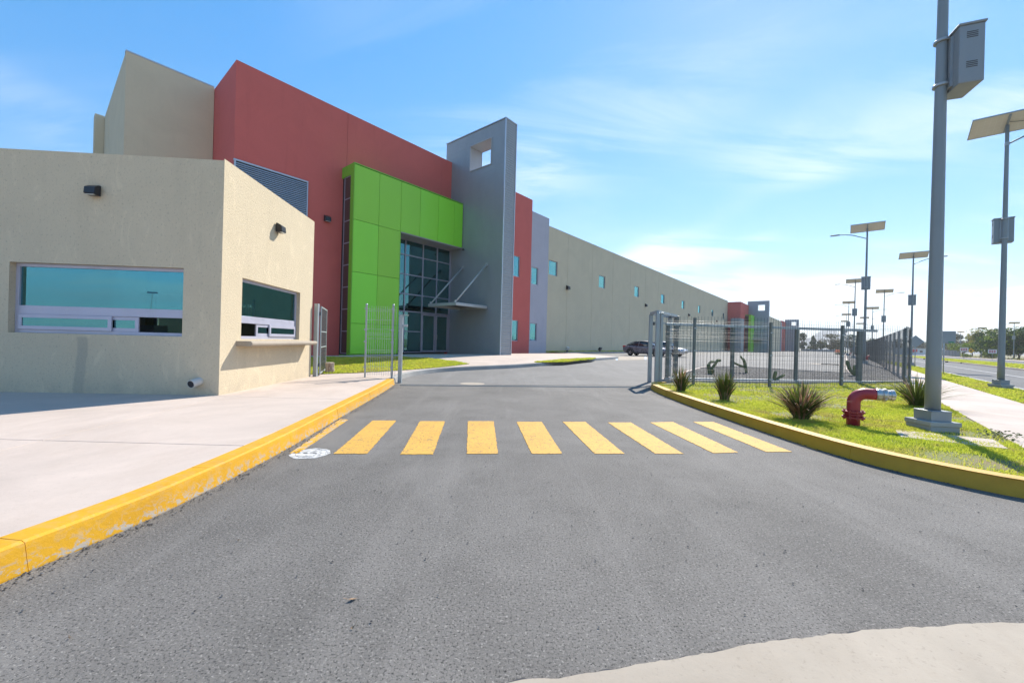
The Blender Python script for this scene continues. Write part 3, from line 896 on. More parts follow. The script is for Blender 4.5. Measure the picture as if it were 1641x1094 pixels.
sliding_window(gb, 'x', fw[0], fw[1], fw[2], fw[3], False, .10, {'mid': (1.75, 1.58), 'sash': [(1.55, 2.35, .03), (2.1, 3.55, -.01)]}, M['glass_teal'])
sliding_window(gb, 'y', sw[0], sw[1], sw[2], sw[3], True, .12, {'mid': (1.80, 1.62), 'sash': [(2.26, 4.09, -.01), (1.75, 2.55, .03)]}, M['glass_sky'])
# thick counter shelf under the front window, rounded nose
ct = MB(); prof = [(.05, 0), (-.30, 0)] + [(-.30 - .06 * math.sin(t * math.pi / 6), .06 - .06 * math.cos(t * math.pi / 6)) for t in range(1, 6)] + [(-.30, .12), (.05, .12)]
ct.extr(prof, .55, 4.1); ct.v = [(x, y, z + 1.04) for x, y, z in ct.v]
ct.build('counter_shelf', M['concrete_new'], gb, bevel=.01)
pv = MB().tube([(.10, .39, .30), (-.04, .40, .285), (-.20, .43, .25)], .085, 16)
p_ = pv.build('drain_pipe', M['pvc'], gb, smooth=False)
MB().lathe([(.072, -.002), (.072, .001), (0, .001)], 16).build('pipe_mouth', M['dark_gap'], p_)
bpy.data.objects['pipe_mouth'].location = (-.2015, .4303, .2496); bpy.data.objects['pipe_mouth'].rotation_euler = (0, R(-102), R(-10))


def wall_lamp(loc, rz, label, size=1.0):
    """black wedge-shaped wall light; local +y is the wall side, it looks towards -y"""
    e = empty('wall_lamp', loc, rz); k = size
    pr = [(0, .17 * k), (-.05 * k, .17 * k), (-.20 * k, .08 * k), (-.22 * k, -.12 * k), (-.12 * k, -.15 * k), (0, -.15 * k)]
    MB().extr(pr, -.155 * k, .155 * k).build('housing', M['lamp_black'], e, bevel=.012 * k)
    MB().box(-.12 * k, .12 * k, -.205 * k, -.14 * k, -.158 * k, -.142 * k).build('lens', M['lamp_lens'], e)
    MB().box(-.10 * k, .10 * k, .0, .02 * k, -.12 * k, .14 * k).build('back_plate', M['grey_dark'], e)
    return tag(e, label, 'wall lamp', 'black wall lamps')


def booth_pt(x, y, z): return gb.matrix_basis @ Vector((x, y, z)) if False else Matrix.Translation(GC) @ Matrix.Rotation(R(90) - GAZ, 4, 'Z') @ Vector((x, y, z))


wall_lamp(booth_pt(2.20, -.021, 4.17), R(90) - GAZ, "black wedge wall lamp on the sunlit front of the guard booth", .74)
wall_lamp(booth_pt(-.021, 2.53, 4.20), -GAZ, "black wedge wall lamp on the guard booth's shaded side above the long window", .68)

# ------------------------------------------------------------------ warehouse with the coloured entrance
wh = empty('warehouse', O, RZ_A)                   # local x runs along the facade (away), local y goes into the building, z 0 at its foot
tag(wh, 'long beige warehouse with red blocks, green entrance portal and grey tower', 'warehouse')
WM = Matrix.Translation(O) @ Matrix.Rotation(RZ_A, 4, 'Z')
YF = 5.7                                            # the red facade
# --- red block left of the tower, in tall panels with recessed joints
for x0, x1, holes in ((-14.77, -8.72, []), (-8.70, .18, [(-5.6, -.04, -.3, 8.2)])):
    MB().holed(x0, x1, YF, YF + .3, -.3, 15.25, holes).build('red_wall_panel', M['red'], wh)
MB().box(-14.77, -14.47, YF + .302, 9.9, -.3, 15.25).build('red_wall_panel', M['red'], wh)
MB().box(-8.73, -8.69, YF + .04, YF + .3, -.3, 15.2).build('joint_filler', M['dark_gap'], wh)
MB().box(-14.5, .3, YF + .31, 20, 12.9, 13.0).build('roof', M['roof'], wh)
# --- lobby behind the entrance glass
MB().box(-8.4, 5, 12.6, 12.8, -.2, 8.8).build('lobby_wall', M['interior'], wh)
MB().box(-8.6, -8.4, YF + .31, 12.8, -.2, 8.8).build('lobby_wall', M['interior'], wh)
MB().box(5, 5.2, YF + .31, 12.8, -.2, 8.8).build('lobby_wall', M['interior'], wh)
MB().box(-8.4, 5, YF + .31, 12.6, -.2, .0).build('lobby_floor', M['interior_floor'], wh)
MB().box(-8.4, 5, YF + .9, 12.6, 3.1, 3.4).build('upper_floor', M['interior'], wh)
MB().box(-8.4, 5, YF + .31, 12.6, 8.3, 8.5).build('lobby_ceiling', M['interior'], wh)
# --- beige return block at the left end
MB().box(-18.5, -14.79, 9.62, 9.92, -.3, 15.3).build('beige_wall_panel', M['wall_beige'], wh)
for y0 in (9.925, 17.0, 24.0, 31.0, 38.0, 45.0, 52.0):
    MB().box(-18.5, -18.2, y0, y0 + 6.98, -.3, 15.3).build('beige_wall_panel', M['wall_beige'], wh)
MB().box(-18.95, -18.51, 19.5, 20.4, -.3, 15.35).build('buttress', M['wall_beige'], wh)
MB().box(-18.52, -14.79, 9.60, 9.95, 15.302, 15.37).build('parapet_cap', M['trim'], wh)
MB().box(-18.2, 190, 9.93, 59, 12.4, 12.5).build('roof', M['roof'], wh)
MB().box(-18.5, 100, 58.8, 59.1, -.3, 15.0).build('rear_wall', M['wall_beige'], wh)
# --- louvre high on the red wall
lf = MB().box(-15.0 + .2, -11.07, YF - .10, YF - .002, 10.02, 10.1).box(-11.12, -11.07, YF - .10, YF - .002, 6.6, 10.02).box(-14.77, -11.07, YF - .1, YF - .002, 6.52, 6.6).box(-14.77, -14.70, YF - .10, YF - .002, 6.6, 10.02)
lv = lf.build('louvre', M['louver'], wh)
MB().box(-14.7, -11.12, YF - .02, YF - .003, 6.6, 10.02).build('louvre_back', M['dark_gap'], lv)
ls_ = MB(); z = 6.62
while z < 9.98:
    ls_.add([(-14.7, YF - .095, z), (-11.12, YF - .095, z), (-11.12, YF - .03, z + .075), (-14.7, YF - .03, z + .075),
             (-14.7, YF - .095, z + .012), (-11.12, YF - .095, z + .012), (-11.12, YF - .03, z + .087), (-14.7, YF - .03, z + .087)],
            [(0, 1, 2, 3), (7, 6, 5, 4), (0, 4, 5, 1), (2, 6, 7, 3)]); z += .105
tag(ls_.build('louvre_blades', M['louver'], lv), kind='stuff')
# --- green portal of composite panels
YG = 4.2
MB().box(-8.9, -5.67, YG + .09, YF - .004, -.2, 11.5).box(-5.67, -.06, YG + .09, YF - .004, 8.25, 11.5).build('portal_core', M['green_edge'], wh)
xs = [-8.96, -7.26, -5.63, -4.06, -2.44, -.89, -.03]; G = .011
for i in range(6): MB().box(xs[i] + G, xs[i + 1] - G, YG, YG + .085, 8.18 + G, 11.52).build('green_panel', M['green'], wh, bevel=.006)
for i in range(2):
    for z0, z1 in ((5.0, 8.18), (1.86, 5.0), (-.02, 1.86)): MB().box(xs[i] + G, xs[i + 1] - G, YG, YG + .085, z0 + G, z1 - G).build('green_panel', M['green'], wh, bevel=.006)
MB().box(-9.0, -8.96, YG - .01, YG + .38, -.1, 11.56).build('green_edge', M['green_edge'], wh)
MB().box(-9.0, -.03, YG - .012, YF - .01, 11.56, 11.62).build('green_cap', M['green_edge'], wh)
MB().box(-9.0, -8.91, YG + .38, YF - .01, 10.95, 11.56).build('green_edge', M['green_edge'], wh)
MB().box(-5.66, -5.60, YG + .0, YF - .21, -.02, 8.18).build('green_reveal', M['green_edge'], wh)
MB().box(-5.6, -.04, YG + .02, YF - .21, 8.13, 8.18).build('soffit', M['soffit'], wh)
# slot window down the portal's side: eight dark panes
sl = MB(); n = 8; zb, zt = 0.0, 10.93
for i in range(n + 1):
    z = zb + (zt - zb) * i / n; sl.box(-8.965, -8.915, YG + .38, 5.4, z - .03, z + .03)
sl.box(-8.965, -8.915, YG + .36, YG + .41, zb, zt).box(-8.965, -8.915, 5.37, 5.43, zb, zt)
so_ = sl.build('slot_window', M['mullion'], wh)
for i in range(n):
    z0, z1 = zb + (zt - zb) * i / n + .03, zb + (zt - zb) * (i + 1) / n - .03
    MB().box(-8.94, -8.93, YG + .41, 5.37, z0, z1).build('pane', M['brown_panel'], so_)
MB().box(-8.92, -8.90, YG + .36, YF - .01, -.1, 10.95).build('slot_back', M['dark_gap'], so_)
# --- entrance glazing
YE = 5.46
vx = [-5.58, -4.30, -2.74, -1.40, -.10]; hzs = [0.0, 2.98, 4.22, 5.63, 7.02, 8.10]
eg = MB()
for x in vx: eg.box(x - .045, x + .045, YE, YE + .14, 0, 8.13)
for z in hzs[1:]:
    for a, b in zip(vx, vx[1:]): eg.box(a + .045, b - .045, YE + .004, YE + .136, z - .04, z + .04)
for a, b in zip(vx[:2], vx[1:3]): eg.box(a + .045, b - .045, YE + .004, YE + .136, 1.50, 1.57).box(a + .045, b - .045, YE + .004, YE + .136, 0, .07)
eg.box(vx[4] + .045, .01, YE, YE + .14, 0, 8.13)
ee = eg.build('entrance_glazing', M['mullion'], wh, bevel=.004)
for i in range(4):
    for j in range(1, 5):
        MB().box(vx[i] + .045, vx[i + 1] - .045, YE + .06, YE + .068, hzs[j] + .04, hzs[j + 1] - .04).build('pane', M['glass_dark'], ee)
for i in range(2):
    for z0, z1 in ((.07, 1.50), (1.57, 2.94)): MB().box(vx[i] + .045, vx[i + 1] - .045, YE + .06, YE + .068, z0, z1).build('pane', M['glass_dark'], ee)
for i, hx in ((2, 1), (3, 0)):
    a, b = vx[i] + .055, vx[i + 1] - .055
    d = MB().box(a, a + .10, YE + .03, YE + .10, .03, 2.90).box(b - .10, b, YE + .03, YE + .10, .03, 2.90).box(a + .1, b - .1, YE + .03, YE + .10, 2.78, 2.90).box(a + .1, b - .1, YE + .03, YE + .10, .03, .16)
    dd = d.build('door', M['mullion'], wh, bevel=.004)
    MB().box(a + .1, b - .1, YE + .06, YE + .068, .16, 2.78).build('pane', M['glass_dark'], dd)
    x = b - .06 if hx else a + .06
    MB().tube([(x, YE - .03, 1.0), (x, YE - .03, 1.35)], .014, 8).build('handle', M['chrome'], dd)
# --- grey tower clad in metal siding, with a square hole near the top
TW, TD, TH = 1.24, 6.4, 16.9
HY0, HY1, HZ0, HZ1 = 1.38, 3.55, 14.0, 15.88
tw = MB()
tc_ = MB().holed(0.03, TD - .03, .03, TW - .03, -.3, TH - .02, [(HY0 - .03, HY1 + .03, HZ0 - .03, HZ1 + .03)])
tc_.v = [(y, x, z) for x, y, z in tc_.v]; tc_.f = [f[::-1] for f in tc_.f]
core = tc_.build('tower_core', M['siding'], wh)


def siding_run(mb, plane, a0, a1, z0, z1, pitch, out, deep, rnd_joint=None):
    """horizontal lapped siding on a plane: each course leans out at its foot. plane: ('x', x, -1) or ('y', y, -1)"""
    ax, c_, sg = plane; z = z0
    while z < z1 - 1e-3:
        zt_ = min(z + pitch, z1)
        if deep == 'lap': pr = [(c_ + sg * .002, z), (c_ + sg * out, z), (c_ + sg * out, z + .012), (c_ + sg * .004, zt_)]
        else: pr = [(c_ + sg * .002, z), (c_ + sg * out, z + pitch * .15), (c_ + sg * out, z + pitch * .55), (c_ + sg * .002, z + pitch * .7)]
        k = len(mb.v)
        for a in (a0, a1):
            mb.v += [((p, a, zz_) if ax == 'x' else (a, p, zz_)) for p, zz_ in pr]
        mb.f += [(k + i, k + i + 1, k + 5 + i, k + 4 + i) for i in range(3)]
        z = zt_ if deep == 'lap' else z + pitch
    return mb


sd_ = MB()                                          # side towards the entrance, leave the hole open
for a0, a1, z0, z1 in ((.05, TD, -.02, HZ0), (.05, HY0, HZ0, HZ1), (HY1, TD, HZ0, HZ1), (.05, TD, HZ1, TH - .04)):
    siding_run(sd_, ('x', .03, -1), a0, a1, z0, z1, .30, .009, 'lap')
tag(sd_.build('side_siding', M['siding'], wh), kind='stuff')
fd_ = siding_run(MB(), ('y', .03, -1), .05, TW - .05, -.02, TH - .04, .17, .022, 'rib')
tag(fd_.build('front_siding', M['siding'], wh), kind='stuff')
MB().box(TW - .03, TW, .05, TD, -.02, HZ0).box(TW - .03, TW, .05, HY0, HZ0, HZ1).box(TW - .03, TW, HY1, TD, HZ0, HZ1).box(TW - .03, TW, .05, TD, HZ1, TH - .03).build('far_siding', M['siding'], wh)
MB().box(-.015, .06, -.015, .06, -.05, TH).build('corner_trim', M['trim'], wh)
MB().box(TW - .05, TW + .015, -.015, .05, -.05, TH).build('corner_trim', M['trim'], wh)
MB().box(-.03, TW + .03, -.03, TD + .03, TH + .001, TH + .06).build('tower_cap', M['trim'], wh)
ft = MB().box(-.03, TW + .03, HY0 - .05, HY0, HZ0 - .05, HZ1 + .05).box(-.03, TW + .03, HY1, HY1 + .05, HZ0 - .05, HZ1 + .05)
ft.box(-.03, TW + .03, HY0, HY1, HZ0 - .05, HZ0).box(-.03, TW + .03, HY0, HY1, HZ1, HZ1 + .05)
ft.build('hole_lining', M['soffit'], wh)
# --- steel canopy hung from the tower on two rods
cz = 3.36
cp = MB().box(-3.1, -.02, 1.32, 1.42, cz - .02, cz + .2).box(-3.1, -.02, 4.2, 4.3, cz - .02, cz + .2).box(-3.1, -3.0, 1.42, 4.2, cz - .02, cz + .2).box(-.12, -.02, 1.42, 4.2, cz - .02, cz + .2)
cn = cp.build('canopy', M['canopy'], wh, bevel=.03)
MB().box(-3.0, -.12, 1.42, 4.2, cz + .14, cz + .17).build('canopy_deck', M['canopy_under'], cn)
for y in (1.5, 4.1):
    r_ = MB().tube([(-3.02, y, cz + .2), (-.02, y, 6.62)], .055, 10).build('canopy_rod', M['canopy'], cn, smooth=True)
    MB().box(-.05, .0, y - .11, y + .11, 6.5, 6.74).build('rod_plate', M['canopy'], cn)
    MB().box(-3.08, -2.92, y - .04, y + .04, cz + .2, cz + .34).build('rod_lug', M['canopy'], cn)
MB().lathe([(.10, 0), (.10, .1), (.06, .16)], 12, (-.2, 3.9, 7.9)).build('camera_dome', M['lamp_black'], wh)


def window_unit(parent, x0, x1, z0, z1, y, glassmat, frame='alu'):
    f = MB().box(x0, x1, y, y + .1, z1 - .06, z1).box(x0, x1, y, y + .1, z0, z0 + .06).box(x0, x0 + .06, y, y + .1, z0 + .06, z1 - .06).box(x1 - .06, x1, y, y + .1, z0 + .06, z1 - .06)
    w = f.build('window', M[frame], parent)
    MB().box(x0 + .06, x1 - .06, y + .05, y + .058, z0 + .06, z1 - .06).build('pane', glassmat, w)
    MB().box(x0 - .1, x1 + .1, y + .6, y + .62, z0 - .1, z1 + .1).build('blind', M['interior'], w)
    return w


# --- red and lavender blocks right of the tower
rw = [(7.2, 9.02, 7.28, 9.28), (7.2, 9.02, 1.06, 3.06)]
MB().holed(1.26, 10.8, YF, YF + .3, -.3, 15.35, rw).build('red_wall_panel', M['red'], wh)
for w_ in rw: window_unit(wh, *w_, YF + .06, M['glass_sky'])
lwn = [(10.95, 12.1, 6.88, 8.66), (10.95, 12.1, 1.12, 2.94)]
MB().holed(10.81, 13.85, YF + .02, YF + .3, -.3, 14.25, lwn).build('lavender_wall_panel', M['lavender'], wh)
for w_ in lwn: window_unit(wh, *w_, YF + .08, M['glass_sky'])
lsd = MB()
for a0, a1, z0, z1 in ((10.83, 13.83, -.02, 1.12), (10.83, 10.95, 1.12, 2.94), (12.1, 13.83, 1.12, 2.94), (10.83, 13.83, 2.94, 6.88), (10.83, 10.95, 6.88, 8.66), (12.1, 13.83, 6.88, 8.66), (10.83, 13.83, 8.66, 14.2)):
    siding_run(lsd, ('y', YF + .02, -1), a0, a1, z0, z1, .28, .015, 'lap')
tag(lsd.build('lavender_siding', M['lavender'], wh), kind='stuff')
MB().box(1.26, 10.8, YF + .31, 10.0, 12.9, 13.0).build('roof', M['roof'], wh)
MB().box(10.5, 10.8, YF + .302, 9.9, 12.0, 15.35).build('red_wall_panel', M['red'], wh)
# --- the long beige wall in tilt-up panels, a high window in every other one
xj = [13.87, 18.05] + [18.05 + 5.83 * k for k in range(1, 15)]
WINS = [(14.25, 15.95)] + [(14.25 + 11.42 * k, 16.05 + 11.42 * k) for k in range(1, 8)]
for a, b in zip(xj, xj[1:]):
    hs_ = [(w0, w1, 8.36, 9.96) for w0, w1 in WINS if w0 > a and w1 < b]
    MB().holed(a + .015, b - .015, YF + .2, YF + .45, -.3, 13.52, hs_).build('beige_wall_panel', M['wall_beige'], wh)
    for h in hs_: window_unit(wh, *h, YF + .28, M['glass_sky'])
MB().box(13.9, 99.6, YF + .36, YF + .5, -.3, 13.4).build('wall_core', M['dark_gap'], wh)
MB().box(13.86, 99.7, YF + .17, YF + .52, 13.521, 13.57).build('parapet_cap', M['trim'], wh)

# black wall lamps on the facade, one on the red wall and a row on the beige wall


def wh_pt(x, y, z): return WM @ Vector((x, y, z))


wall_lamp(wh_pt(-9.91, YF - .021, 8.2), RZ_A, 'black wall lamp on the red wall between the louvre and the green portal', 1.15)
for i, x in enumerate((18.0, 41.5, 64.5, 87.5)):
    wall_lamp(wh_pt(x, YF + .179, 7.35), RZ_A, ('black wall lamp on the beige wall nearest the lavender block', 'second black wall lamp from the near end of the beige wall', 'third black wall lamp from the near end of the beige wall', 'farthest black wall lamp on the long beige wall')[i], 1.5)
for i, x in enumerate((17.2, 25.0)):
    e = empty('floodlight', wh_pt(x, YF - .55, -.02), RZ_A)
    MB().box(-.08, .08, -.08, .08, 0, .25).build('stand', M['grey_dark'], e)
    MB().obox((0, -.02, .38), (.26, 0, 0), (0, .10, .06), (0, -.10, .16)).build('lamp_head', M['pvc' if i == 0 else 'lamp_black'], e, bevel=.02)
    tag(e, ('pale floodlight on the ground at the near end of the beige wall', 'small dark floodlight on the ground at the foot of the beige wall')[i], 'floodlight', 'floodlights at the wall foot')

# ------------------------------------------------------------------ the next two entrances farther along
def far_entrance(s0, nf, label, full):
    """red block, grey tower with a hole, green portal and beige wall; nf: how far the red front stands forward of the long wall"""
    base = O + A * s0
    e = empty('warehouse', (base.x, base.y, .45), RZ_A); y = 5.9 - nf - 5.9
    yr = 5.9 - nf
    MB().box(0, 11.5, yr, yr + .3, -.3, 13.3).build('red_wall_panel', M['red'], e)
    MB().box(0, .3, yr + .302, 20, -.3, 13.3).build('red_wall_panel', M['red'], e)
    if full:
        bx = MB().box(-3, 2.2, yr - .6, yr + 1.7, -.3, 8.6); bx.build('grey_annex', M['siding'], e)
        MB().box(-3.03, 2.23, yr - .63, yr + 1.73, 8.601, 8.68).build('annex_cap', M['trim'], e)
        MB().box(2.2, 2.8, yr - .45, yr - .002, -.3, 8.0).build('annex_return', M['lavender'], e)
        MB().box(6.5, 11.5, yr - 1.5, yr - 1.4, -.3, 10.2).build('green_panel', M['green'], e)
        MB().box(6.5, 6.6, yr - 1.399, yr - .9, -.3, 10.2).build('green_panel', M['green'], e)
        MB().box(6.52, 6.58, yr - .899, yr - .01, -.3, 10.1).build('slot_window', M['brown_panel'], e)
        MB().box(6.5, 11.5, yr - 1.39, yr - .01, 10.0, 10.2).build('green_cap', M['green_edge'], e)
        cz_ = 3.3
        cnp = MB().box(8.6, 11.5, yr - 3.6, yr - 1.6, cz_, cz_ + .25).build('canopy', M['canopy'], e)
        for yy_ in (yr - 3.5, yr - 1.7): MB().tube([(8.7, yy_, cz_ + .25), (11.5, yy_, 6.4)], .06, 6).build('canopy_rod', M['canopy'], cnp)
    ty0, ty1, th = yr - 5.0, yr + .28, 14.4
    h0, h1, k0, k1 = ty0 + 1.0, ty0 + 2.75, 11.7, 13.4
    t = MB().holed(ty0, ty1, 11.52, 12.8, -.3, th, [(h0, h1, k0, k1)]); t.v = [(b, a, c_) for a, b, c_ in t.v]; t.f = [f[::-1] for f in t.f]
    tw_ = t.build('tower', M['siding'], e)
    lap = MB()
    for a0, a1, z0, z1 in ((ty0, ty1, 0, k0), (ty0, h0, k0, k1), (h1, ty1, k0, k1), (ty0, ty1, k1, th)): siding_run(lap, ('x', 11.52, -1), a0, a1, z0, z1, .31, .03, 'lap')
    tag(lap.build('siding', M['siding'], tw_), kind='stuff')
    MB().box(11.5, 12.82, ty0 - .02, ty1, th + .001, th + .07).build('tower_cap', M['trim'], tw_)
    for k in range(13):
        MB().box(12.82 + k * 5.8, 12.82 + k * 5.8 + 5.77, yr + .1, yr + .35, -.3, 12.95).build('beige_wall_panel', M['wall_beige'], e)
    MB().box(12.82, 88.2, yr + .36, 30, 12.0, 12.1).build('roof', M['roof'], e)
    return tag(e, label, 'warehouse')


far_entrance(99.7, 3.1, 'second warehouse entrance farther along, red block, grey annex and grey tower with square hole', True)
b3 = far_entrance(190.0, 3.4, 'farthest warehouse entrance seen through the fence, red wall beside a small grey tower', False)
MB().box(-2.6, -.01, 2.7, 4.0, -.3, 12.6).build('lavender_strip', M['lavender'], b3)

# ------------------------------------------------------------------ lawns on the plaza
la = [P(500, 595, .30), P(580, 591, .35), P(660, 586, .40), P(705, 583.3, .42), P(752, 579.6, .45), P(728, 577, .46), P(690, 573.6, .48), P(630, 571.5, .48), P(560, 571.5, .48), P(515, 571.5, .46), P(470, 573, .44), P(440, 600, .28)]
m = MB().strip([Vector((la[11 - i if i < 6 else 11 - i][0], la[11 - i][1], 0)) for i in range(6)], [Vector((la[i][0], la[i][1], 0)) for i in range(6)], 12)
m.v = [(x, y, hz(x, y) + .012) for x, y, z in m.v]; struct(m.build('lawn', M['soil'], smooth=True))
grass('lawn_grass', la, 42000, .06, .011, lambda x, y: hz(x, y) + .01, 'lawn between the foot gate and the green entrance portal', 8)
lb = [P(862, 579, .46), P(905, 578.4, .48), P(950, 575.6, .50), P(955, 574.2, .50), P(905, 575.4, .50), P(856, 577.5, .49)]
m = MB().strip([Vector((lb[i].x, lb[i].y, 0)) for i in (5, 4, 3)], [Vector((lb[i].x, lb[i].y, 0)) for i in (0, 1, 2)], 6)
m.v = [(x, y, hz(x, y) + .012) for x, y, z in m.v]; struct(m.build('lawn', M['soil']))
grass('lawn_grass', lb, 5000, .05, .02, lambda x, y: hz(x, y) + .01, 'small triangle of grass on the plaza right of the grey tower', 9)
grass('lawn_grass', [wh_pt(14, YF - .35, 0), wh_pt(60, YF - .35, 0), wh_pt(60, YF + .15, 0), wh_pt(14, YF + .15, 0)], 5000, .09, .03, .49, 'narrow yellowish grass strip along the foot of the beige wall', 10)

# ------------------------------------------------------------------ welded mesh fence
def mesh_panel_mesh(L, H, pitch=.115, wire=.0055, rails=(.06, .12, .55, .61, 1.10, 1.16, 1.65, 1.71, 2.2, 2.26), overhang=.06, fold=.03):
    """flat welded panel along +x, z from 0 to H: vertical wires, horizontal wires and the folded rails"""
    m = MB(); n = int(L / pitch)
    def wire3(p, q, w): m.tube([p, q], w, 3, False)
    for i in range(n + 1):
        x = i * L / n; wire3((x, 0, 0), (x, 0, H), wire)
    zs = sorted({round(z, 3) for z in rails if z < H - .02}); step = .31; z = step
    allz = list(zs)
    while z < H - .05:
        if all(abs(z - q) > .09 for q in zs): allz.append(z)
        z += step
    for z in allz: wire3((0, -.006, z), (L, -.006, z), wire * .85)
    return m.mesh('mesh_panel')


def frame_on(o, p, q, z=None):
    p, q = Vector(p), Vector(q); d = q - p
    o.location = (p.x, p.y, p.z if z is None else z); o.rotation_euler = (0, 0, math.atan2(d.y, d.x))


def post_mesh(H, w=.065, cap=True):
    m = MB().box(-w / 2, w / 2, -w / 2, w / 2, -.3, H)
    if cap: m.box(-w / 2 - .004, w / 2 + .004, -w / 2 - .004, w / 2 + .004, H, H + .012)
    return m.mesh('post')


FH = 2.38
ff = empty('mesh_fence', (6.5, 14.2, .1)); pm60 = post_mesh(FH, .075)
tag(ff, 'grey welded-mesh fence across the back of the lawn', 'fence')
def local(parent, o):                              # keep world placement under an unrotated parent
    o.parent = parent; o.location = Vector(o.location) - Vector(parent.location); return o
feet = [(5.62, 14.55), (6.5, 14.2), (9.15, 14.1), (12.6, 15.2), (16.4, 16.6), (17.55, 17.55)]
zfoot = [.12, .12, .02, .05, .10, .10]
for i, (p, zf_) in enumerate(zip(feet, zfoot)):
    if i > 0:
        o = link('post', pm60, M['fence_paint']); o.location = (p[0], p[1], zf_); o.rotation_euler = (0, 0, R(15)); local(ff, o)
        for hz_ in (.35, 1.2, 2.0): b_ = MB().box(-.05, .05, -.05, -.038, hz_, hz_ + .05).build('clamp', M['galv'], o)
    if i < len(feet) - 1:
        q = feet[i + 1]; L = math.dist(p, q)
        o = link('mesh_panel', mesh_panel_mesh(L, FH + .05), M['wire']); frame_on(o, (p[0], p[1], .14), (q[0], q[1], .14)); local(ff, o); tag(o, kind='stuff')

# side fence along the pavement
SFQ, SA0, STEP, NS = 2.12, 25.9, 2.55, 44
sf = empty('mesh_fence', AQ(SA0, SFQ, .12), RZ_A)
tag(sf, 'dark mesh fence running away beside the pavement and street', 'fence')
spm, spp = mesh_panel_mesh(STEP, FH, .15, .004), post_mesh(FH + .05, .085)
for i in range(NS):
    o = link('post', spp, M['galv'], sf); o.location = (i * STEP, 0, 0)
    o = link('mesh_panel', spm, M['wire_dark'], sf); o.location = (i * STEP, .05, .05); tag(o, kind='stuff')
cl_ = MB().box(-.05, .05, -.05, .06, .0, FH + .04).mesh('post')
o = link('post', cl_, M['fence_paint'], sf); o.location = (-.6, .05, 0)
o = link('mesh_panel', mesh_panel_mesh(.6, FH, .1, .005), M['wire'], sf); o.location = (-.6, .03, .05); tag(o, kind='stuff')
for a, b, w_ in ((112.2, 250, 1),):
    far = MB()
    for k in range(46): far.box(a - .0 + k * 3, a + .06 + k * 3, -.03, .03, 0, FH)
    far.v = [(x, y, z) for x, y, z in far.v]
    tag(far.build('far_posts', M['fence_paint'], sf), kind='stuff')
    o = link('mesh_panel', mesh_panel_mesh(138, FH, .25, .008), M['wire_dark'], sf); o.location = (a, .04, .05); tag(o, kind='stuff')

# sliding gate leaf parked open behind the front fence
g0, g1 = Vector((5.95, 15.45, 0)), Vector((15.05, 16.45, 0))
sg = empty('sliding_gate', (g0.x, g0.y, .10), math.atan2(g1.y - g0.y, g1.x - g0.x)); GLn = (g1 - g0).length
tag(sg, 'long sliding gate leaf parked open behind the lawn fence', 'gate')
gf = MB().box(0, GLn, -.045, .045, 2.18, 2.28).box(0, GLn, -.045, .045, .06, .16).build('gate_frame', M['galv'], sg, bevel=.006)
for f in (0.004, .30, .60, .905):
    w_ = .11 if f < .9 else .2
    MB().box(GLn * f, GLn * f + w_, -.05, .05, .161, 2.179).build('gate_post', M['fence_paint'], sg, bevel=.006)
o = link('mesh_panel', mesh_panel_mesh(GLn, 2.0, .17, .0038), M['wire'], sg); o.location = (0, .02, .17); tag(o, kind='stuff')
for f in (.08, .92): MB().lathe([(.06, -.02), (.07, 0), (.06, .02)], 14, (0, 0, 0)).build('wheel', M['grey_dark'], sg).location = (GLn * f, 0, .035)

# portal of posts that guides the gate
pA, pB, pC, pD = PD(1042, 560, 16.0), PD(1053, 560, 14.9), PD(1083, 560, 17.0), PD(1072.5, 560, 17.6)
gp_ = empty('gate_portal', (pB.x, pB.y, .1)); tag(gp_, 'grey steel post frame that guides the sliding gate at the kerb end', 'gate frame')
for p, w_, h_ in ((pA, .13, 2.62), (pB, .13, 2.62), (pC, .16, 2.66), (pD, .15, 2.62)):
    o = MB().box(-w_ / 2, w_ / 2, -w_ / 2, w_ / 2, -.2, h_).build('post', M['galv' if p is not pC else 'fence_paint'], bevel=.008); o.location = (p.x, p.y, .1); local(gp_, o)
o = MB().box(-.05, .05, -.05, .05, -.2, 2.58).box(-.07, .07, -.07, .07, 2.58, 2.63).build('post', M['galv'], bevel=.008); o.location = (pB.x + .16, pB.y + .05, .1); local(gp_, o)
for p, q in ((pA, pB), (pB, pC), (pC, pD), (pD, pA)):
    a_, b_ = Vector((p.x, p.y, 2.76)), Vector((q.x, q.y, 2.76)); d = (b_ - a_).normalized() * .0
    o = MB().bar(a_ - gp_.location, b_ - gp_.location, .09, .1).build('beam', M['galv'], gp_)
o = MB().bar(Vector((pA.x, pA.y, 2.42)) - gp_.location, Vector((pC.x, pC.y, 2.42)) - gp_.location, .05, .06).build('beam', M['galv'], gp_)
for z in (.5, .8, 1.1, 1.4, 1.7, 2.0, 2.3):
    MB().box(-.10, .10, -.09, -.06, z, z + .04).build('catch', M['trim'], gp_).location = Vector((pD.x, pD.y, 0)) - Vector((gp_.location.x, gp_.location.y, 0))
for p in (pA, pC): MB().lathe([(.05, 0), (.06, .03), (.06, .1), (.05, .13)], 12).build('roller', M['grey_dark'], gp_).location = Vector((p.x + .1, p.y - .02, 2.3)) - gp_.location

# concrete footing in front of the gravel bed
ft_ = [(5.55, 15.0), (9.2, 15.15), (12.7, 16.0), (16.5, 17.25), (17.55, 17.75)]
fk = empty('kerb', (0, 0, 0)); struct(fk)
for a_, b_ in zip(ft_, ft_[1:]): MB().bar((a_[0], a_[1], .12), (b_[0], b_[1], .12), .16, .22).build('kerb_segment', M['kerb_grey'], fk)

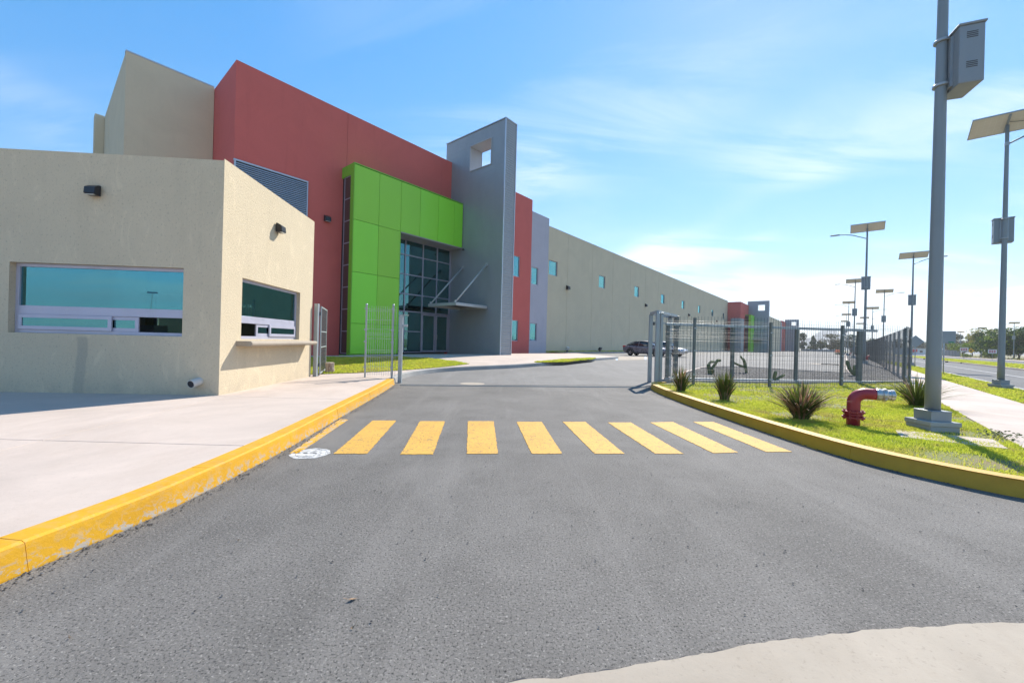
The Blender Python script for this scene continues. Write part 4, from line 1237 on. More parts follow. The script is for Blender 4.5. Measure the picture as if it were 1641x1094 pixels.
# ------------------------------------------------------------------ left foot gate, short mesh panel and latch post
lp = empty('mesh_fence', (-4.88, 13.3, .19)); tag(lp, 'short mesh panel between two galvanised posts at the end of the yellow kerb', 'fence')
pL, pR = Vector((-4.88, 13.3, .19)), Vector((-3.98, 13.28, .19))
for p in (pL, pR):
    o = MB().tube([(0, 0, -.1), (0, 0, 2.40)], .032, 10).lathe([(.04, 2.38), (.04, 2.43), (.02, 2.45)], 10).build('post', M['galv']); o.location = p; local(lp, o)
    for z in (.3, 1.15, 1.55, 2.25): MB().box(-.05, .05, -.045, -.03, z, z + .06).build('clamp', M['galv'], o)
o = link('mesh_panel', mesh_panel_mesh(.98, 2.32, .07, .0055, (.06, .12, .8, .86, 1.35, 1.41, 2.15, 2.21)), M['galv'], lp); o.location = (.03, -.03, .05); tag(o, kind='stuff')
lt = P(640.5, 614, 0.0); o = empty('latch_post', (lt.x, lt.y, 0)); tag(o, 'tall galvanised latch post standing on the asphalt at the kerb end', 'gate post')
MB().box(-.06, .06, -.05, .05, -.1, 2.28).build('post', M['galv'], o, bevel=.008)
MB().box(.061, .22, -.03, .03, 1.90, 1.98).build('latch_arm', M['galv'], o, bevel=.004)
MB().box(-.07, .24, -.055, .055, 2.281, 2.30).build('cap', M['galv'], o)
fg = empty('foot_gate', (-6.45, 13.12, .19)); tag(fg, 'open pedestrian gate leaf hung at the far corner of the guard booth', 'gate')
MB().box(-.06, .06, -.06, .06, -.1, 2.38).build('post', M['galv'], fg, bevel=.006)
leaf = Vector((-6.98, 14.95, 0)) - Vector((-6.36, 13.22, 0)); LL = leaf.length; ang = math.atan2(leaf.y, leaf.x)
lf_ = MB().box(0, LL, -.022, .022, 2.26, 2.31).box(0, LL, -.022, .022, .06, .11).box(0, .05, -.022, .022, .11, 2.26).box(LL - .05, LL, -.022, .022, .11, 2.26).box(.05, LL - .05, -.02, .02, 1.45, 1.49).box(.05, LL - .05, -.02, .02, .93, .97).build('gate_frame', M['galv'], fg, bevel=.005)
lf_.location = (.09, .10, 0); lf_.rotation_euler = (0, 0, ang)
o = link('mesh_panel', mesh_panel_mesh(LL - .1, 2.15, .09, .0045, (.3, .6, 1.2, 1.8)), M['wire'], fg); o.location = (.09 + math.cos(ang) * .05, .10 + math.sin(ang) * .05, .11); o.rotation_euler = (0, 0, ang); tag(o, kind='stuff')
for z in (.3, 2.0): MB().tube([(.075, .07, z), (.075, .07, z + .12)], .02, 8).build('hinge', M['grey_dark'], fg)
c = P(528, 596, .24); o = empty('tree_stump', (c.x, c.y, hz(c.x, c.y)))
rg = random.Random(3); prof = [(.17, -.03), (.155, .08), (.14, .22), (.15, .36), (.155, .38)]
m = MB().lathe(prof, 14); m.v = [(x * (1 + .10 * math.sin(3 * math.atan2(y, x) + z * 4)), y * (1 + .08 * math.cos(2 * math.atan2(y, x))), z) for x, y, z in m.v]
m.build('bark', M['stump'], o, smooth=False); MB().lathe([(.135, .380), (.135, .384), (0, .386)], 14).build('cut_face', M['stump_top'], o)
tag(o, 'short pale cut log standing on the pavement beside the foot gate', 'log')

# ------------------------------------------------------------------ gravel bed with cacti
gb_edge = [(5.75, 15.35), (6.7, 16.6), (8.2, 18.9), (9.4, 20.6), (10.8, 22.4), (12.0, 23.3), (13.4, 23.6), (14.8, 23.3), (16.5, 22.5), (18.6, 21.8)]
gbs = spline(gb_edge, 3)
kg = empty('kerb', (0, 0, 0)); struct(kg)
gk = gbs + [tuple(AQ(a, .15)[:2]) for a in (32, 44, 60, 80, 110, 150, 200)]
for a_, b_ in zip(gk, gk[1:]):
    za, zb_ = gz(*a_) + .10, gz(*b_) + .10
    MB().bar((a_[0], a_[1], za), (b_[0], b_[1], zb_), .16, .2).build('kerb_segment', M['concrete'], kg)
bed_poly = gbs + [tuple(AQ(200, .2)[:2]), tuple(AQ(200, 2.1)[:2]), tuple(AQ(26, 2.1)[:2])] + ft_[::-1]
bed_poly = [(x, y) for x, y in gbs] + [tuple(AQ(30.5, 2.1)[:2]), tuple(AQ(25.4, 2.1)[:2]), (16.5, 17.3), (12.7, 16.05), (9.2, 15.2), (5.8, 15.1)]
zbed = lambda x, y: gz(x, y) + .10
bm = MB(); cpt = Vector((12.5, 18.8, 0))
ring = bed_poly
vs = [(cpt.x, cpt.y, zbed(cpt.x, cpt.y))]; fs = []
for t in (.33, .66, 1.0): vs += [(cpt.x + (x - cpt.x) * t, cpt.y + (y - cpt.y) * t, zbed(cpt.x + (x - cpt.x) * t, cpt.y + (y - cpt.y) * t)) for x, y in ring]
nr = len(ring); fs += [(0, 1 + i, 1 + (i + 1) % nr) for i in range(nr)]
for k in range(2): fs += [(1 + k * nr + i, 1 + (k + 1) * nr + i, 1 + (k + 1) * nr + (i + 1) % nr, 1 + k * nr + (i + 1) % nr) for i in range(nr)]
struct(bm.add(vs, fs).build('gravel_bed', M['gravel_bed']))
sheet('gravel_strip', 29.5, 200, 30, .2, 2.2, 1, lambda x, y: gz(x, y) + .10, M['gravel_bed'])


def stones(name, poly, n, r, zf, label, seed):
    rg = np.random.default_rng(seed); poly = [tuple(p[:2]) for p in poly]; a = np.array(poly); lo, hi = a.min(0), a.max(0)
    c_ = rg.random((n * 6, 2)) * (hi - lo) + lo; c_ = c_[inside(poly, c_)][:n]; n = len(c_)
    ico = np.array([(0, 0, 1), (.9, 0, .1), (.3, .85, -.1), (-.75, .5, .15), (-.7, -.55, -.05), (.3, -.9, .1), (0, 0, -1)], np.float32)
    tri = np.array([(0, 1, 2), (0, 2, 3), (0, 3, 4), (0, 4, 5), (0, 5, 1)])
    sc = r * (.5 + 1.0 * rg.random((n, 1, 1))) * np.array([1, 1, .8]); V = ico[None] * sc * (1 + .35 * (rg.random((n, 7, 1)) - .5))
    th = rg.random(n) * 6.28; cs, sn_ = np.cos(th)[:, None], np.sin(th)[:, None]
    X = V[:, :, 0] * cs - V[:, :, 1] * sn_; Y = V[:, :, 0] * sn_ + V[:, :, 1] * cs
    z = np.array([zf(x, y) for x, y in c_])
    V = np.stack([X + c_[:, :1], Y + c_[:, 1:], V[:, :, 2] + z[:, None] + .01], -1)
    fl = (np.arange(n)[:, None, None] * 7 + tri[None]).ravel()
    return tag(np_mesh(name, V.reshape(-1, 3), fl, np.arange(n * 5) * 3, M['gravel']), label, 'gravel', kind='stuff')


stones('gravel', bed_poly, 24000, .075, zbed, 'dark grey crushed-stone bed behind the lawn fence', 5)
stones('gravel', [AQ(30, .25), AQ(60, .25), AQ(60, 2.1), AQ(30, 2.1)], 9000, .07, lambda x, y: gz(x, y) + .10, 'narrow gravel strip along the inside of the dark side fence', 6)


def cactus(px, py, arms, label, s=1.0):
    c_ = P(px, py, zbed(0, 20) + .05); e = empty('cactus', (c_.x, c_.y, zbed(c_.x, c_.y)))
    for i, (path, r0) in enumerate(arms):
        pts = spline([Vector(p) * s for p in path], 5); n = 12; rr = [r0 * .78 * s * (.75 + .25 * min(1, 4 * k / len(pts))) * (1 if k < len(pts) - 2 else (.8 if k == len(pts) - 2 else .4)) for k in range(len(pts))]
        m = MB().tube(pts, rr, n); 
        k = 0
        base = [Vector(p) for p in pts]
        nv = []
        for j, v in enumerate(m.v):
            cc = base[j // n]; f = 1.0 if j % 2 else .72; nv.append(tuple(cc + (Vector(v) - cc) * f))
        m.v = nv; m.build('stem' if i == 0 else 'arm', M['cactus'], e)
    return tag(e, label, 'cactus', 'cacti in the gravel bed')


cactus(1138, 597, [([(0, 0, -.05), (-.05, 0, .3), (-.1, 0, .55)], .12), ([(.05, 0, .3), (.2, 0, .5), (.35, 0, .72), (.5, 0, .70)], .09), ([(.1, .1, -.05), (.18, .1, .15), (.15, .1, .3)], .10), ([(-.12, 0, .4), (0, 0, .62), (.2, 0, .66)], .08)],
       'low twisted cactus with a hooked arm, leftmost in the gravel bed')
cactus(1195, 596, [([(.05, 0, -.05), (-.02, 0, .4), (-.14, 0, .8)], .10), ([(-.02, 0, .35), (-.35, 0, .45), (-.72, 0, .62)], .07), ([(-.05, 0, .6), (-.2, 0, .78), (-.28, 0, .92)], .06)],
       'leaning branched cactus with one long arm pointing left in the gravel')
cactus(1241, 607, [([(0, 0, -.05), (0, 0, .25), (.05, 0, .5)], .09), ([(.0, 0, .1), (.22, 0, .25), (.42, 0, .36)], .065)], 'small forked cactus in the gravel behind the red-tipped plant')
cactus(1370, 600, [([(0, 0, -.05), (0, 0, .3), (0, 0, .62)], .13), ([(-.08, 0, .15), (-.3, 0, .45), (-.42, 0, .85)], .11)], 'stubby two-armed cactus at the corner of the white gravel kerb')

# ------------------------------------------------------------------ flax-like clumps on the lawn
def clump(px, py, h, spread, n, dry, seed, label):
    c_ = P(px, py, .15); e = empty('flax_plant', (c_.x, c_.y, .14)); rg = random.Random(seed)
    for nm, cnt, mat in (('leaf_blades', n, M['flax']), ('dry_blades', int(n * dry), M['flax_dry'])):
        m = MB()
        for i in range(cnt):
            th = rg.random() * 6.283; lean = (rg.random() ** .8) * spread; hh = h * (.55 + .5 * rg.random()); d = Vector((math.cos(th), math.sin(th), 0)); sx = Vector((-d.y, d.x, 0))
            r0 = d * (.02 + .10 * rg.random()); w_ = .011 + .008 * rg.random(); droop = .25 + .55 * rg.random(); vs = []
            tw = (rg.random() - .5) * 1.2
            for k in range(7):
                t = k / 6; p = r0 + d * (lean * (t ** 1.5)) + Vector((0, 0, hh * (t - droop * lean / max(spread, .01) * .55 * t ** 3)))
                ww = w_ * (1 - t ** 2.2) + .001; s2 = (sx * math.cos(tw * t) + Vector((0, 0, 1)) * math.sin(tw * t) * .6)
                vs += [p - s2 * ww, p + s2 * ww]
            m.add(vs, [(2 * k, 2 * k + 1, 2 * k + 3, 2 * k + 2) for k in range(6)])
        o = m.build(nm, mat, e)
    return tag(e, label, 'plant', 'flax clumps on the lawn')


clump(1091, 627, .80, .42, 130, .40, 11, 'flax clump nearest the gate frame, behind the bend of the yellow kerb')
clump(1161, 641, .84, .36, 190, .22, 12, 'upright dark green flax clump, second from the gate frame')
clump(1283, 672, .76, .70, 230, .85, 13, 'large red-tipped flax clump beside the kerb left of the hydrant')
clump(1468, 652, .85, 1.05, 190, .15, 14, 'wide green flax clump growing behind the thick lamp post')
c_ = P(1601, 703, .15); e = empty('weed', (c_.x, c_.y, .15)); m = MB(); rg = random.Random(5)
for i in range(90):
    th = rg.random() * 6.28; d = Vector((math.cos(th), math.sin(th), 0)) * rg.random() * .28; z = .02 + rg.random() * .10
    m.obox(d + Vector((0, 0, z)), (rg.uniform(.008, .02), 0, rg.uniform(-.01, .01)), (0, rg.uniform(.008, .018), 0.004), (0, 0, .001))
m.build('leaves', M['flax'], e); tag(e, 'low leafy weed growing over the edge of the right pavement', 'weed')

# ------------------------------------------------------------------ red hydrant elbow
def hydrant(loc, rz, label, s=1.0):
    e = empty('hydrant', loc, rz); r = .098 * s
    bend = [(0, 0, -.1), (0, 0, .22), (0, 0, .42 * s)] + [(.17 * s * (1 - math.cos(R(a))), 0, .42 * s + .17 * s * math.sin(R(a))) for a in range(10, 91, 8)] + [(.25 * s, 0, .59 * s), (.32 * s, 0, .59 * s)]
    MB().tube(bend, r, 20).build('pipe', M['hydrant_red'], e, smooth=True)
    for z in (.14 * s, .24 * s):
        f = MB().lathe([(r, z - .001), (.165 * s, z), (.165 * s, z + .028 * s), (r, z + .029 * s)], 24).build('flange', M['hydrant_red'], e)
        for k in range(8):
            a = k * math.pi / 4 + .2; MB().lathe([(.017, -.022), (.017, .052)], 6, (.135 * s * math.cos(a), .135 * s * math.sin(a), z)).build('bolt', M['hydrant_red'], f)
    MB().lathe([(.125 * s, .165 * s), (.13 * s, .20 * s), (.125 * s, .235 * s)], 20).build('collar', M['hydrant_red'], e, smooth=True)
    cp_ = [(r * 1.03, 0), (r * 1.08, .02), (r * 1.08, .06), (r * .98, .065), (r * .98, .08), (r * 1.12, .09), (r * 1.16, .13), (r * 1.0, .15), (r * .90, .155), (r * .90, .19), (r * .98, .195), (r * .98, .24), (r * .8, .25), (.03, .255)]
    o = MB().lathe([(a * 1.0, b * s) for a, b in cp_], 24).build('coupling', M['chrome'], e, smooth=False); o.location = (.30 * s, 0, .59 * s); o.rotation_euler = (0, R(90), 0)
    for k in range(4):
        a = k * math.pi / 2 + .6; MB().box(-.012, .012, -.012, .012, .10 * s, .13 * s).build('lug', M['chrome'], o).location = (r * 1.18 * math.cos(a), r * 1.18 * math.sin(a), 0)
    MB().lathe([(.022, 0), (.022, .02)], 6, (0, 0, .255 * s)).build('cap_nut', M['chrome'], o)
    return tag(e, label, 'hydrant')


c_ = P(1367, 682, .15); hydrant((c_.x, c_.y, .145), R(-28), 'red hydrant elbow with chrome coupling on the lawn near the lamp post')
c_ = P(1389, 580, .3); hydrant((c_.x, c_.y, .33), R(-28), 'red hydrant elbow in the gravel strip just behind the sliding gate')
c_ = P(1362, 570, .35); hydrant((c_.x, c_.y, .36), R(-28), 'farther red hydrant elbow far down the gravel strip')

# ------------------------------------------------------------------ concrete cable cover in the lawn
q = [P(1434, 689.5, .16), P(1444, 701, .16), P(1617, 720.5, .16), P(1593, 705.6, .16)]
cv = empty('cable_cover', (q[0].x, q[0].y, 0)); tag(cv, 'pale concrete cable trench cover lying in the grass below the lamp post', 'cover')
mA, mB_ = q[0].lerp(q[3], .52), q[1].lerp(q[2], .52)
for quad in ((q[0], q[1], mB_, mA), (mA + (q[3] - mA) * .012, mB_ + (q[2] - mB_) * .012, q[2], q[3])):
    MB().prism([(p.x - q[0].x, p.y - q[0].y) for p in quad], .08, .172).build('cover_slab', M['concrete'], cv, bevel=.006)
    for t in (.18, .82):
        p = quad[0].lerp(quad[3], t).lerp(quad[1].lerp(quad[2], t), .5) - q[0]; MB().box(p.x - .03, p.x + .03, p.y - .012, p.y + .012, .172, .175).build('lift_slot', M['dark_gap'], cv)

# ------------------------------------------------------------------ solar street lamps
def make_lamp(loc, side, label, group='solar street lamps', hgt=10.6, near=False, turn=0.0):
    """local x runs along A (the panel faces that way), local y = -N; side: -1 arm towards the street, +1 arm towards the yard"""
    e = empty('solar_lamp', loc, RZ_A)
    a45 = R(39.9) - R(4)
    sl = MB().box(-.235, .235, -.235, .235, -.25, .09).box(-.25, .25, -.25, .25, .09, .17).build('base_slab', M['concrete_block'], e, bevel=.012)
    bb = MB().box(-.165, .165, -.165, .165, .171, .33).box(-.17, .17, -.17, .17, .33, .345).build('base_box', M['cabinet'], e, bevel=.006)
    sl.rotation_euler = bb.rotation_euler = (0, 0, a45)
    nseg = 12
    MB().tube([(0, 0, .34 + (hgt - .34) * k / nseg) for k in range(nseg + 1)], [.105 - .05 * k / nseg for k in range(nseg + 1)], 20 if near else 10).build('pole', M['pole'], e, smooth=True)
    # battery cabinet strapped to the far side of the pole
    cz_ = hgt * .557
    cb = MB().box(.10, .42, -.27, .27, cz_, cz_ + .97).box(.08, .44, -.29, .29, cz_ + .97, cz_ + 1.01).build('cabinet', M['cabinet'], e, bevel=.012)
    for yy_ in (-.271, .271):
        for z in (cz_ + .25, cz_ + .75):
            for k in range(4): MB().box(.19, .33, yy_ - .004, yy_ + .004, z + k * .03, z + k * .03 + .012).build('vent', M['grey_dark'], cb)
    for z in (cz_ + .12, cz_ + .9): MB().lathe([(.107, z), (.112, z + .005), (.112, z + .04), (.107, z + .045)], 16).build('strap', M['galv'], e)
    MB().box(.06, .10, -.12, .12, cz_ + .05, cz_ + .92).build('bracket', M['galv'], cb)
    if turn: cb.rotation_euler = (0, 0, turn)
    # tilted panel, long side across the street
    tl = R(24); ct_, st_ = math.cos(tl), math.sin(tl)
    pc = Vector((.02, 0, hgt + .12)); ux = Vector((ct_, 0, -st_)); uz = Vector((st_, 0, ct_)); uy = Vector((0, 1, 0))
    o = MB().box(-.50, .50, -.99, .99, -.02, .0).build('panel_back', M['panel_back'], e); f = MB().box(-.495, .495, -.985, .985, .0012, .018).build('cells', M['panel_front'], o)
    rm = Matrix((ux, uy, uz)).transposed().to_4x4(); o.matrix_basis = Matrix.Translation(pc) @ rm
    fr = MB().box(-.52, .52, -1.01, -.99, -.03, .022).box(-.52, .52, .99, 1.01, -.03, .022).box(-.52, -.50, -.99, .99, -.03, .022).box(.50, .52, -.99, .99, -.03, .022)
    fr.box(-.45, .45, -.03, .03, -.07, -.021)
    p2 = fr.build('panel_frame', M['galv'], e); p2.matrix_basis = o.matrix_basis.copy()
    if near:
        jb = MB().box(-.04, .04, -.96, -.86, -.045, -.021).build('junction_box', M['lamp_black'], o)
        MB().tube([(0, -.86, -.035), (.03, -.5, -.06), (-.02, -.2, -.05), (-.1, -.04, -.07)], .009, 6).build('cable', M['lamp_black'], o)
        MB().box(.2, .24, -.7, -.55, -.024, -.021).build('sticker', M['sign_white'], o)
    # arm and luminaire
    za = hgt - .75
    arm = [(0, side * .05, za), (0, side * .9, za + .38), (0, side * 1.5, za + .5), (0, side * 1.75, za + .52)]
    MB().tube(spline(arm, 4), .032, 8).build('arm', M['pole'], e, smooth=True)
    MB().box(-.06, .06, -.06, .06, za - .07, za + .07).build('arm_clamp', M['galv'], e)
    lu = MB().box(-.11, .11, min(side * 1.65, side * 2.25), max(side * 1.65, side * 2.25), za + .48, za + .56).build('luminaire', M['cabinet'], e, bevel=.02)
    MB().box(-.08, .08, min(side * 1.8, side * 2.2), max(side * 1.8, side * 2.2), za + .472, za + .479).build('lens', M['lamp_lens'], lu)
    return tag(e, label, 'street lamp', group)


LB = P(1494, 684, .0); LB = Vector((7.44, 7.02, 0))
make_lamp((LB.x, LB.y, .145), 1, 'thick solar lamp post in the foreground lawn, its top out of the picture', near=True, turn=R(-72))
make_lamp(AQ(25.0, 4.85, .13), -1, 'solar lamp at the right edge on the grass strip by the street', near=True)
for k, (px, D) in enumerate([(1385, 31.0), (1368, 55), (1358.5, 80), (1355, 107), (1352.5, 132)]):
    p = PD(px, 562, D)
    make_lamp((p.x, p.y, .38), 1, ('solar lamp in the gravel just inside the side fence, arm towards the yard', 'second solar lamp of the yard row behind the fence', 'third solar lamp of the yard row behind the fence', 'fourth solar lamp of the yard row behind the fence', 'farthest solar lamp of the yard row behind the fence')[k])
for k, (px, D) in enumerate([(1460, 38.5), (1415, 62), (1397, 87), (1384, 113), (1377, 138)]):
    p = PD(px, 562, D)
    make_lamp((p.x, p.y, .13), -1, ('solar lamp just left of the thick foreground post, arm towards the street', 'second solar lamp of the street row beyond the fence corner', 'third solar lamp of the street row', 'fourth solar lamp of the street row', 'farthest solar lamp of the street row')[k])
for k, (px, D) in enumerate([(1624.5, 112), (1573, 138), (1539, 167)]):
    p = PD(px, 562, D)
    make_lamp((p.x, p.y, .1), 1, ('solar lamp across the street in front of the dark tree at the right edge', 'solar lamp across the street in front of the yellow-green tree', 'solar lamp across the street right of the grey sign back')[k], 'solar lamps across the street', 10.2)
make_lamp((-72.0, -86.0, .0), 1, 'solar lamp behind the viewpoint, mirrored in the guard booth window')

# ------------------------------------------------------------------ signs
def sign(px, base_py, zg, w, h, ztop, label, plate, diamond=False, face=R(0), marks=None, D=None):
    p = P(px, base_py, zg) if D is None else PD(px, 562, D)
    e = empty('road_sign', (p.x, p.y, zg), face)
    MB().tube([(0, 0, -.1), (0, 0, ztop - (h * .1))], .03, 8).build('post', M['galv'], e, smooth=True)
    m = MB()
    if diamond:
        r = w / 2; m.add([(0, -.045, ztop - 2 * r), (r, -.045, ztop - r), (0, -.045, ztop), (-r, -.045, ztop - r), (0, -.035, ztop - 2 * r), (r, -.035, ztop - r), (0, -.035, ztop), (-r, -.035, ztop - r)],
                         [(0, 1, 2, 3), (7, 6, 5, 4), (0, 4, 5, 1), (1, 5, 6, 2), (2, 6, 7, 3), (3, 7, 4, 0)])
    else: m.box(-w / 2, w / 2, -.045, -.035, ztop - h, ztop)
    o = m.build('plate', plate, e)
    if marks: marks(o, w, h, ztop)
    return tag(e, label, 'sign')


def shift_back(o): o.location = (0, .075, 0)


s1 = sign(1466, 588.5, .13, 1.15, 1.15, 2.35 + .55, 'grey back of a diamond road sign beside the fence corner', M['sign_back'], True, R(-40))
s2 = sign(1511.5, 600, .13, 1.0, .75, 2.75, 'grey back of a rectangular road sign right of the thick lamp post', M['sign_back'], False, R(-40), lambda o, w, h, z: MB().box(w * .18, w * .42, -.05, -.046, z - h + .02, z - h + .08).build('sticker', M['sign_green'], o))


def redmarks(o, w, h, z):
    for k in range(3):
        for r_ in range(2): MB().box(-w * .38 + k * w * .27, -w * .38 + k * w * .27 + w * .2, -.052, -.046, z - h * .42 - r_ * h * .38, z - h * .18 - r_ * h * .38).build('red_mark', M['sign_red'], o)


sign(1545, 577, .13, 1.2, .85, 2.6, 'white sign with red marks on the median, left of the yellow diamond', M['sign_white'], False, R(-42), redmarks, 84)
sign(1590.5, 577, .0, 1.35, .95, 2.6, 'white sign with red marks, right of the yellow-green tree', M['sign_white'], False, R(-45), redmarks, 95)
sign(1556, 577, .0, 1.4, 1.4, 3.0, 'yellow diamond warning sign across the street', M['sign_yellow'], True, R(-44), lambda o, w, h, z: MB().box(-.1, .12, -.052, -.046, z - w * .68, z - w * .3).build('symbol', M['sign_black'], o), 110)
for i, (x, y) in enumerate([(1517, 580.8), (1542, 583), (1576, 586.5), (1625, 590), (1481, 576.2)]):
    p = P(x, y, 0); e = empty('kerb_marker', (p.x, p.y, -.006), RZ_A)
    MB().box(-.22, .22, -.16, .16, 0, .2).build('block', M['tyre'], e, bevel=.05); MB().box(-.1, .1, -.165, -.161, .06, .13).build('reflector', M['sign_white'], e)
    tag(e, ('second dark kerb block from the left on the median edge', 'middle dark kerb block on the median edge below the white sign', 'fourth dark kerb block on the median edge, below the yellow-green tree', 'dark kerb block on the median edge right of the slim lamp post', 'leftmost dark kerb block on the median edge by the diamond sign')[i], 'kerb block', 'kerb blocks along the median')

# ------------------------------------------------------------------ parked cars
def car(loc, heading, paint, label):
    e = empty('parked_car', loc, heading)            # local +x is the nose
    sub = lambda o, l=2: (o.modifiers.new('s', 'SUBSURF'), setattr(o.modifiers[-1], 'levels', l), setattr(o.modifiers[-1], 'render_levels', l))
    #        x     half-width  sill  shoulder  deck
    st_ = [(-2.38, .66, .42, .78, .90), (-2.30, .78, .30, .86, .97), (-1.95, .86, .24, .90, 1.02), (-1.35, .90, .22, .91, 1.00), (-.6, .905, .20, .90, .96), (.3, .905, .20, .89, .95), (1.0, .90, .20, .87, .95), (1.5, .89, .22, .82, .90), (2.0, .84, .24, .74, .81), (2.3, .72, .28, .66, .71), (2.40, .56, .36, .60, .63)]
    vs, fs = [], []
    for x, w, zs, zh, zd in st_:
        pr = [(0, zs), (w * .82, zs), (w * .97, zs + .10), (w, (zs + zh) / 2), (w * .985, zh), (w * .86, zd - .01), (0, zd)]
        ring = pr + [(-y, z) for y, z in pr[-2:0:-1]]
        vs += [(x, y, z) for y, z in ring]
    k = 12
    for i in range(len(st_) - 1): fs += [(i * k + j, i * k + (j + 1) % k, (i + 1) * k + (j + 1) % k, (i + 1) * k + j) for j in range(k)]
    fs += [tuple(range(k)), tuple(range(len(vs) - 1, len(vs) - k - 1, -1))]
    b = MB().add(vs, [f[::-1] for f in fs]).build('body', paint, e, smooth=True); sub(b)
    gh = [(-1.95, .60, 1.00, .60, 1.02), (-1.30, .74, .96, .62, 1.30), (-.75, .77, .94, .60, 1.44), (.0, .78, .93, .60, 1.475), (.45, .77, .93, .58, 1.42), (1.02, .74, .92, .60, 1.10), (1.28, .68, .90, .62, .94)]
    vs = []; k = 6
    for x, wb, zb_, wt, zt_ in gh: vs += [(x, -wb, zb_), (x, -(wb * .4 + wt * .6), zb_ * .35 + zt_ * .65), (x, -wt * .8, zt_), (x, wt * .8, zt_), (x, wb * .4 + wt * .6, zb_ * .35 + zt_ * .65), (x, wb, zb_)]
    fs = [(i * k + j, i * k + j + 1, (i + 1) * k + j + 1, (i + 1) * k + j) for i in range(len(gh) - 1) for j in range(k - 1)]
    c_ = MB().add(vs, [f[::-1] for f in fs]).build('cabin_glass', M['car_glass'], e, smooth=True); sub(c_)
    rf = [v for v in gh]
    vs = []
    for x, wb, zb_, wt, zt_ in gh[1:5]: vs += [(x, -wt * .98, zt_ - .035), (x, -wt * .7, zt_ + .012), (x, wt * .7, zt_ + .012), (x, wt * .98, zt_ - .035)]
    o = MB().add(vs, [(i * 4 + j, (i + 1) * 4 + j, (i + 1) * 4 + j + 1, i * 4 + j + 1) for i in range(3) for j in range(3)]).build('roof', paint, e, smooth=True); sub(o)
    for s in (-1, 1):
        for pth in ([(-1.95, .62, 1.03), (-1.32, .66, 1.27), (-.8, .63, 1.41)], [(1.25, .69, .95), (.95, .67, 1.14), (.45, .62, 1.40)], [(-.55, .775, .95), (-.5, .70, 1.25), (-.45, .62, 1.44)]):
            MB().tube([(x, s * y, z) for x, y, z in spline(pth, 3)], .035, 6).build('pillar', paint, e, smooth=True)
        for x in (-1.42, 1.40):
            w = empty('wheel', (0, 0, 0)); bpy.data.objects.remove(w)
            ty = MB().lathe([(.20, -.10), (.30, -.11), (.325, -.08), (.325, .08), (.30, .11), (.20, .10)], 24).build('wheel', M['tyre'], e, smooth=True)
            ty.location = (x, s * .82, .325); ty.rotation_euler = (R(90 * s), 0, 0)
            rm = MB().lathe([(.215, .0), (.215, -.095), (.19, -.10), (.17, -.07), (.03, -.06), (.0, -.06)], 20)
            for q_ in range(5):
                a = q_ * 2 * math.pi / 5; rm.bar((.03 * math.cos(a), .03 * math.sin(a), -.09), (.20 * math.cos(a), .20 * math.sin(a), -.09), .055, .03)
            rm.build('rim', M['rim'], ty)
            ar = MB().tube([(x + .40 * math.cos(R(a)), s * .872, .325 + .40 * math.sin(R(a))) for a in range(-10, 191, 10)], .045, 6).build('wheel_arch', M['tyre'], e, smooth=True)
        MB().obox((-2.19, s * .66, .90), (.17, 0, .02), (0, .12, 0), (0, 0, .07)).build('tail_lamp', M['tail_red'], e, bevel=.03)
        MB().obox((2.13, s * .62, .70), (.20, -s * .05, -.02), (.03, .11, 0), (0, 0, .055)).build('headlight', M['headlamp'], e, bevel=.03)
        MB().obox((.82, s * .95, 1.0), (.08, 0, 0), (0, .09, 0), (0, 0, .06)).build('mirror', paint, e, bevel=.03)
        for x in (-1.0, .05): MB().box(x - .09, x + .09, s * .90 - .012 + s * .005, s * .90 + .012 + s * .005, .80, .83).build('door_handle', M['chrome'], e)
    MB().box(-2.42, -2.36, -.26, .26, .62, .75).build('number_plate', M['sign_white'], e)
    MB().box(2.30, 2.415, -.42, .42, .36, .50).build('grille', M['lamp_black'], e)
    e.scale = (.96, 1.0, 1.09)
    return tag(e, label, 'car', 'cars parked by the beige wall')


HN = math.atan2(N.y, N.x)
car((14.15, 42.0, .335), HN, M['paint_car'], 'dark grey sedan parked beside the beige wall, left of the gate frame')
p = Vector((14.15, 42.0, 0)) + A * 3.0 + N * .9
car((p.x, p.y, .335), HN, M['paint_silver'], 'silver-blue car mostly hidden behind the grey sedan, only its nose showing')

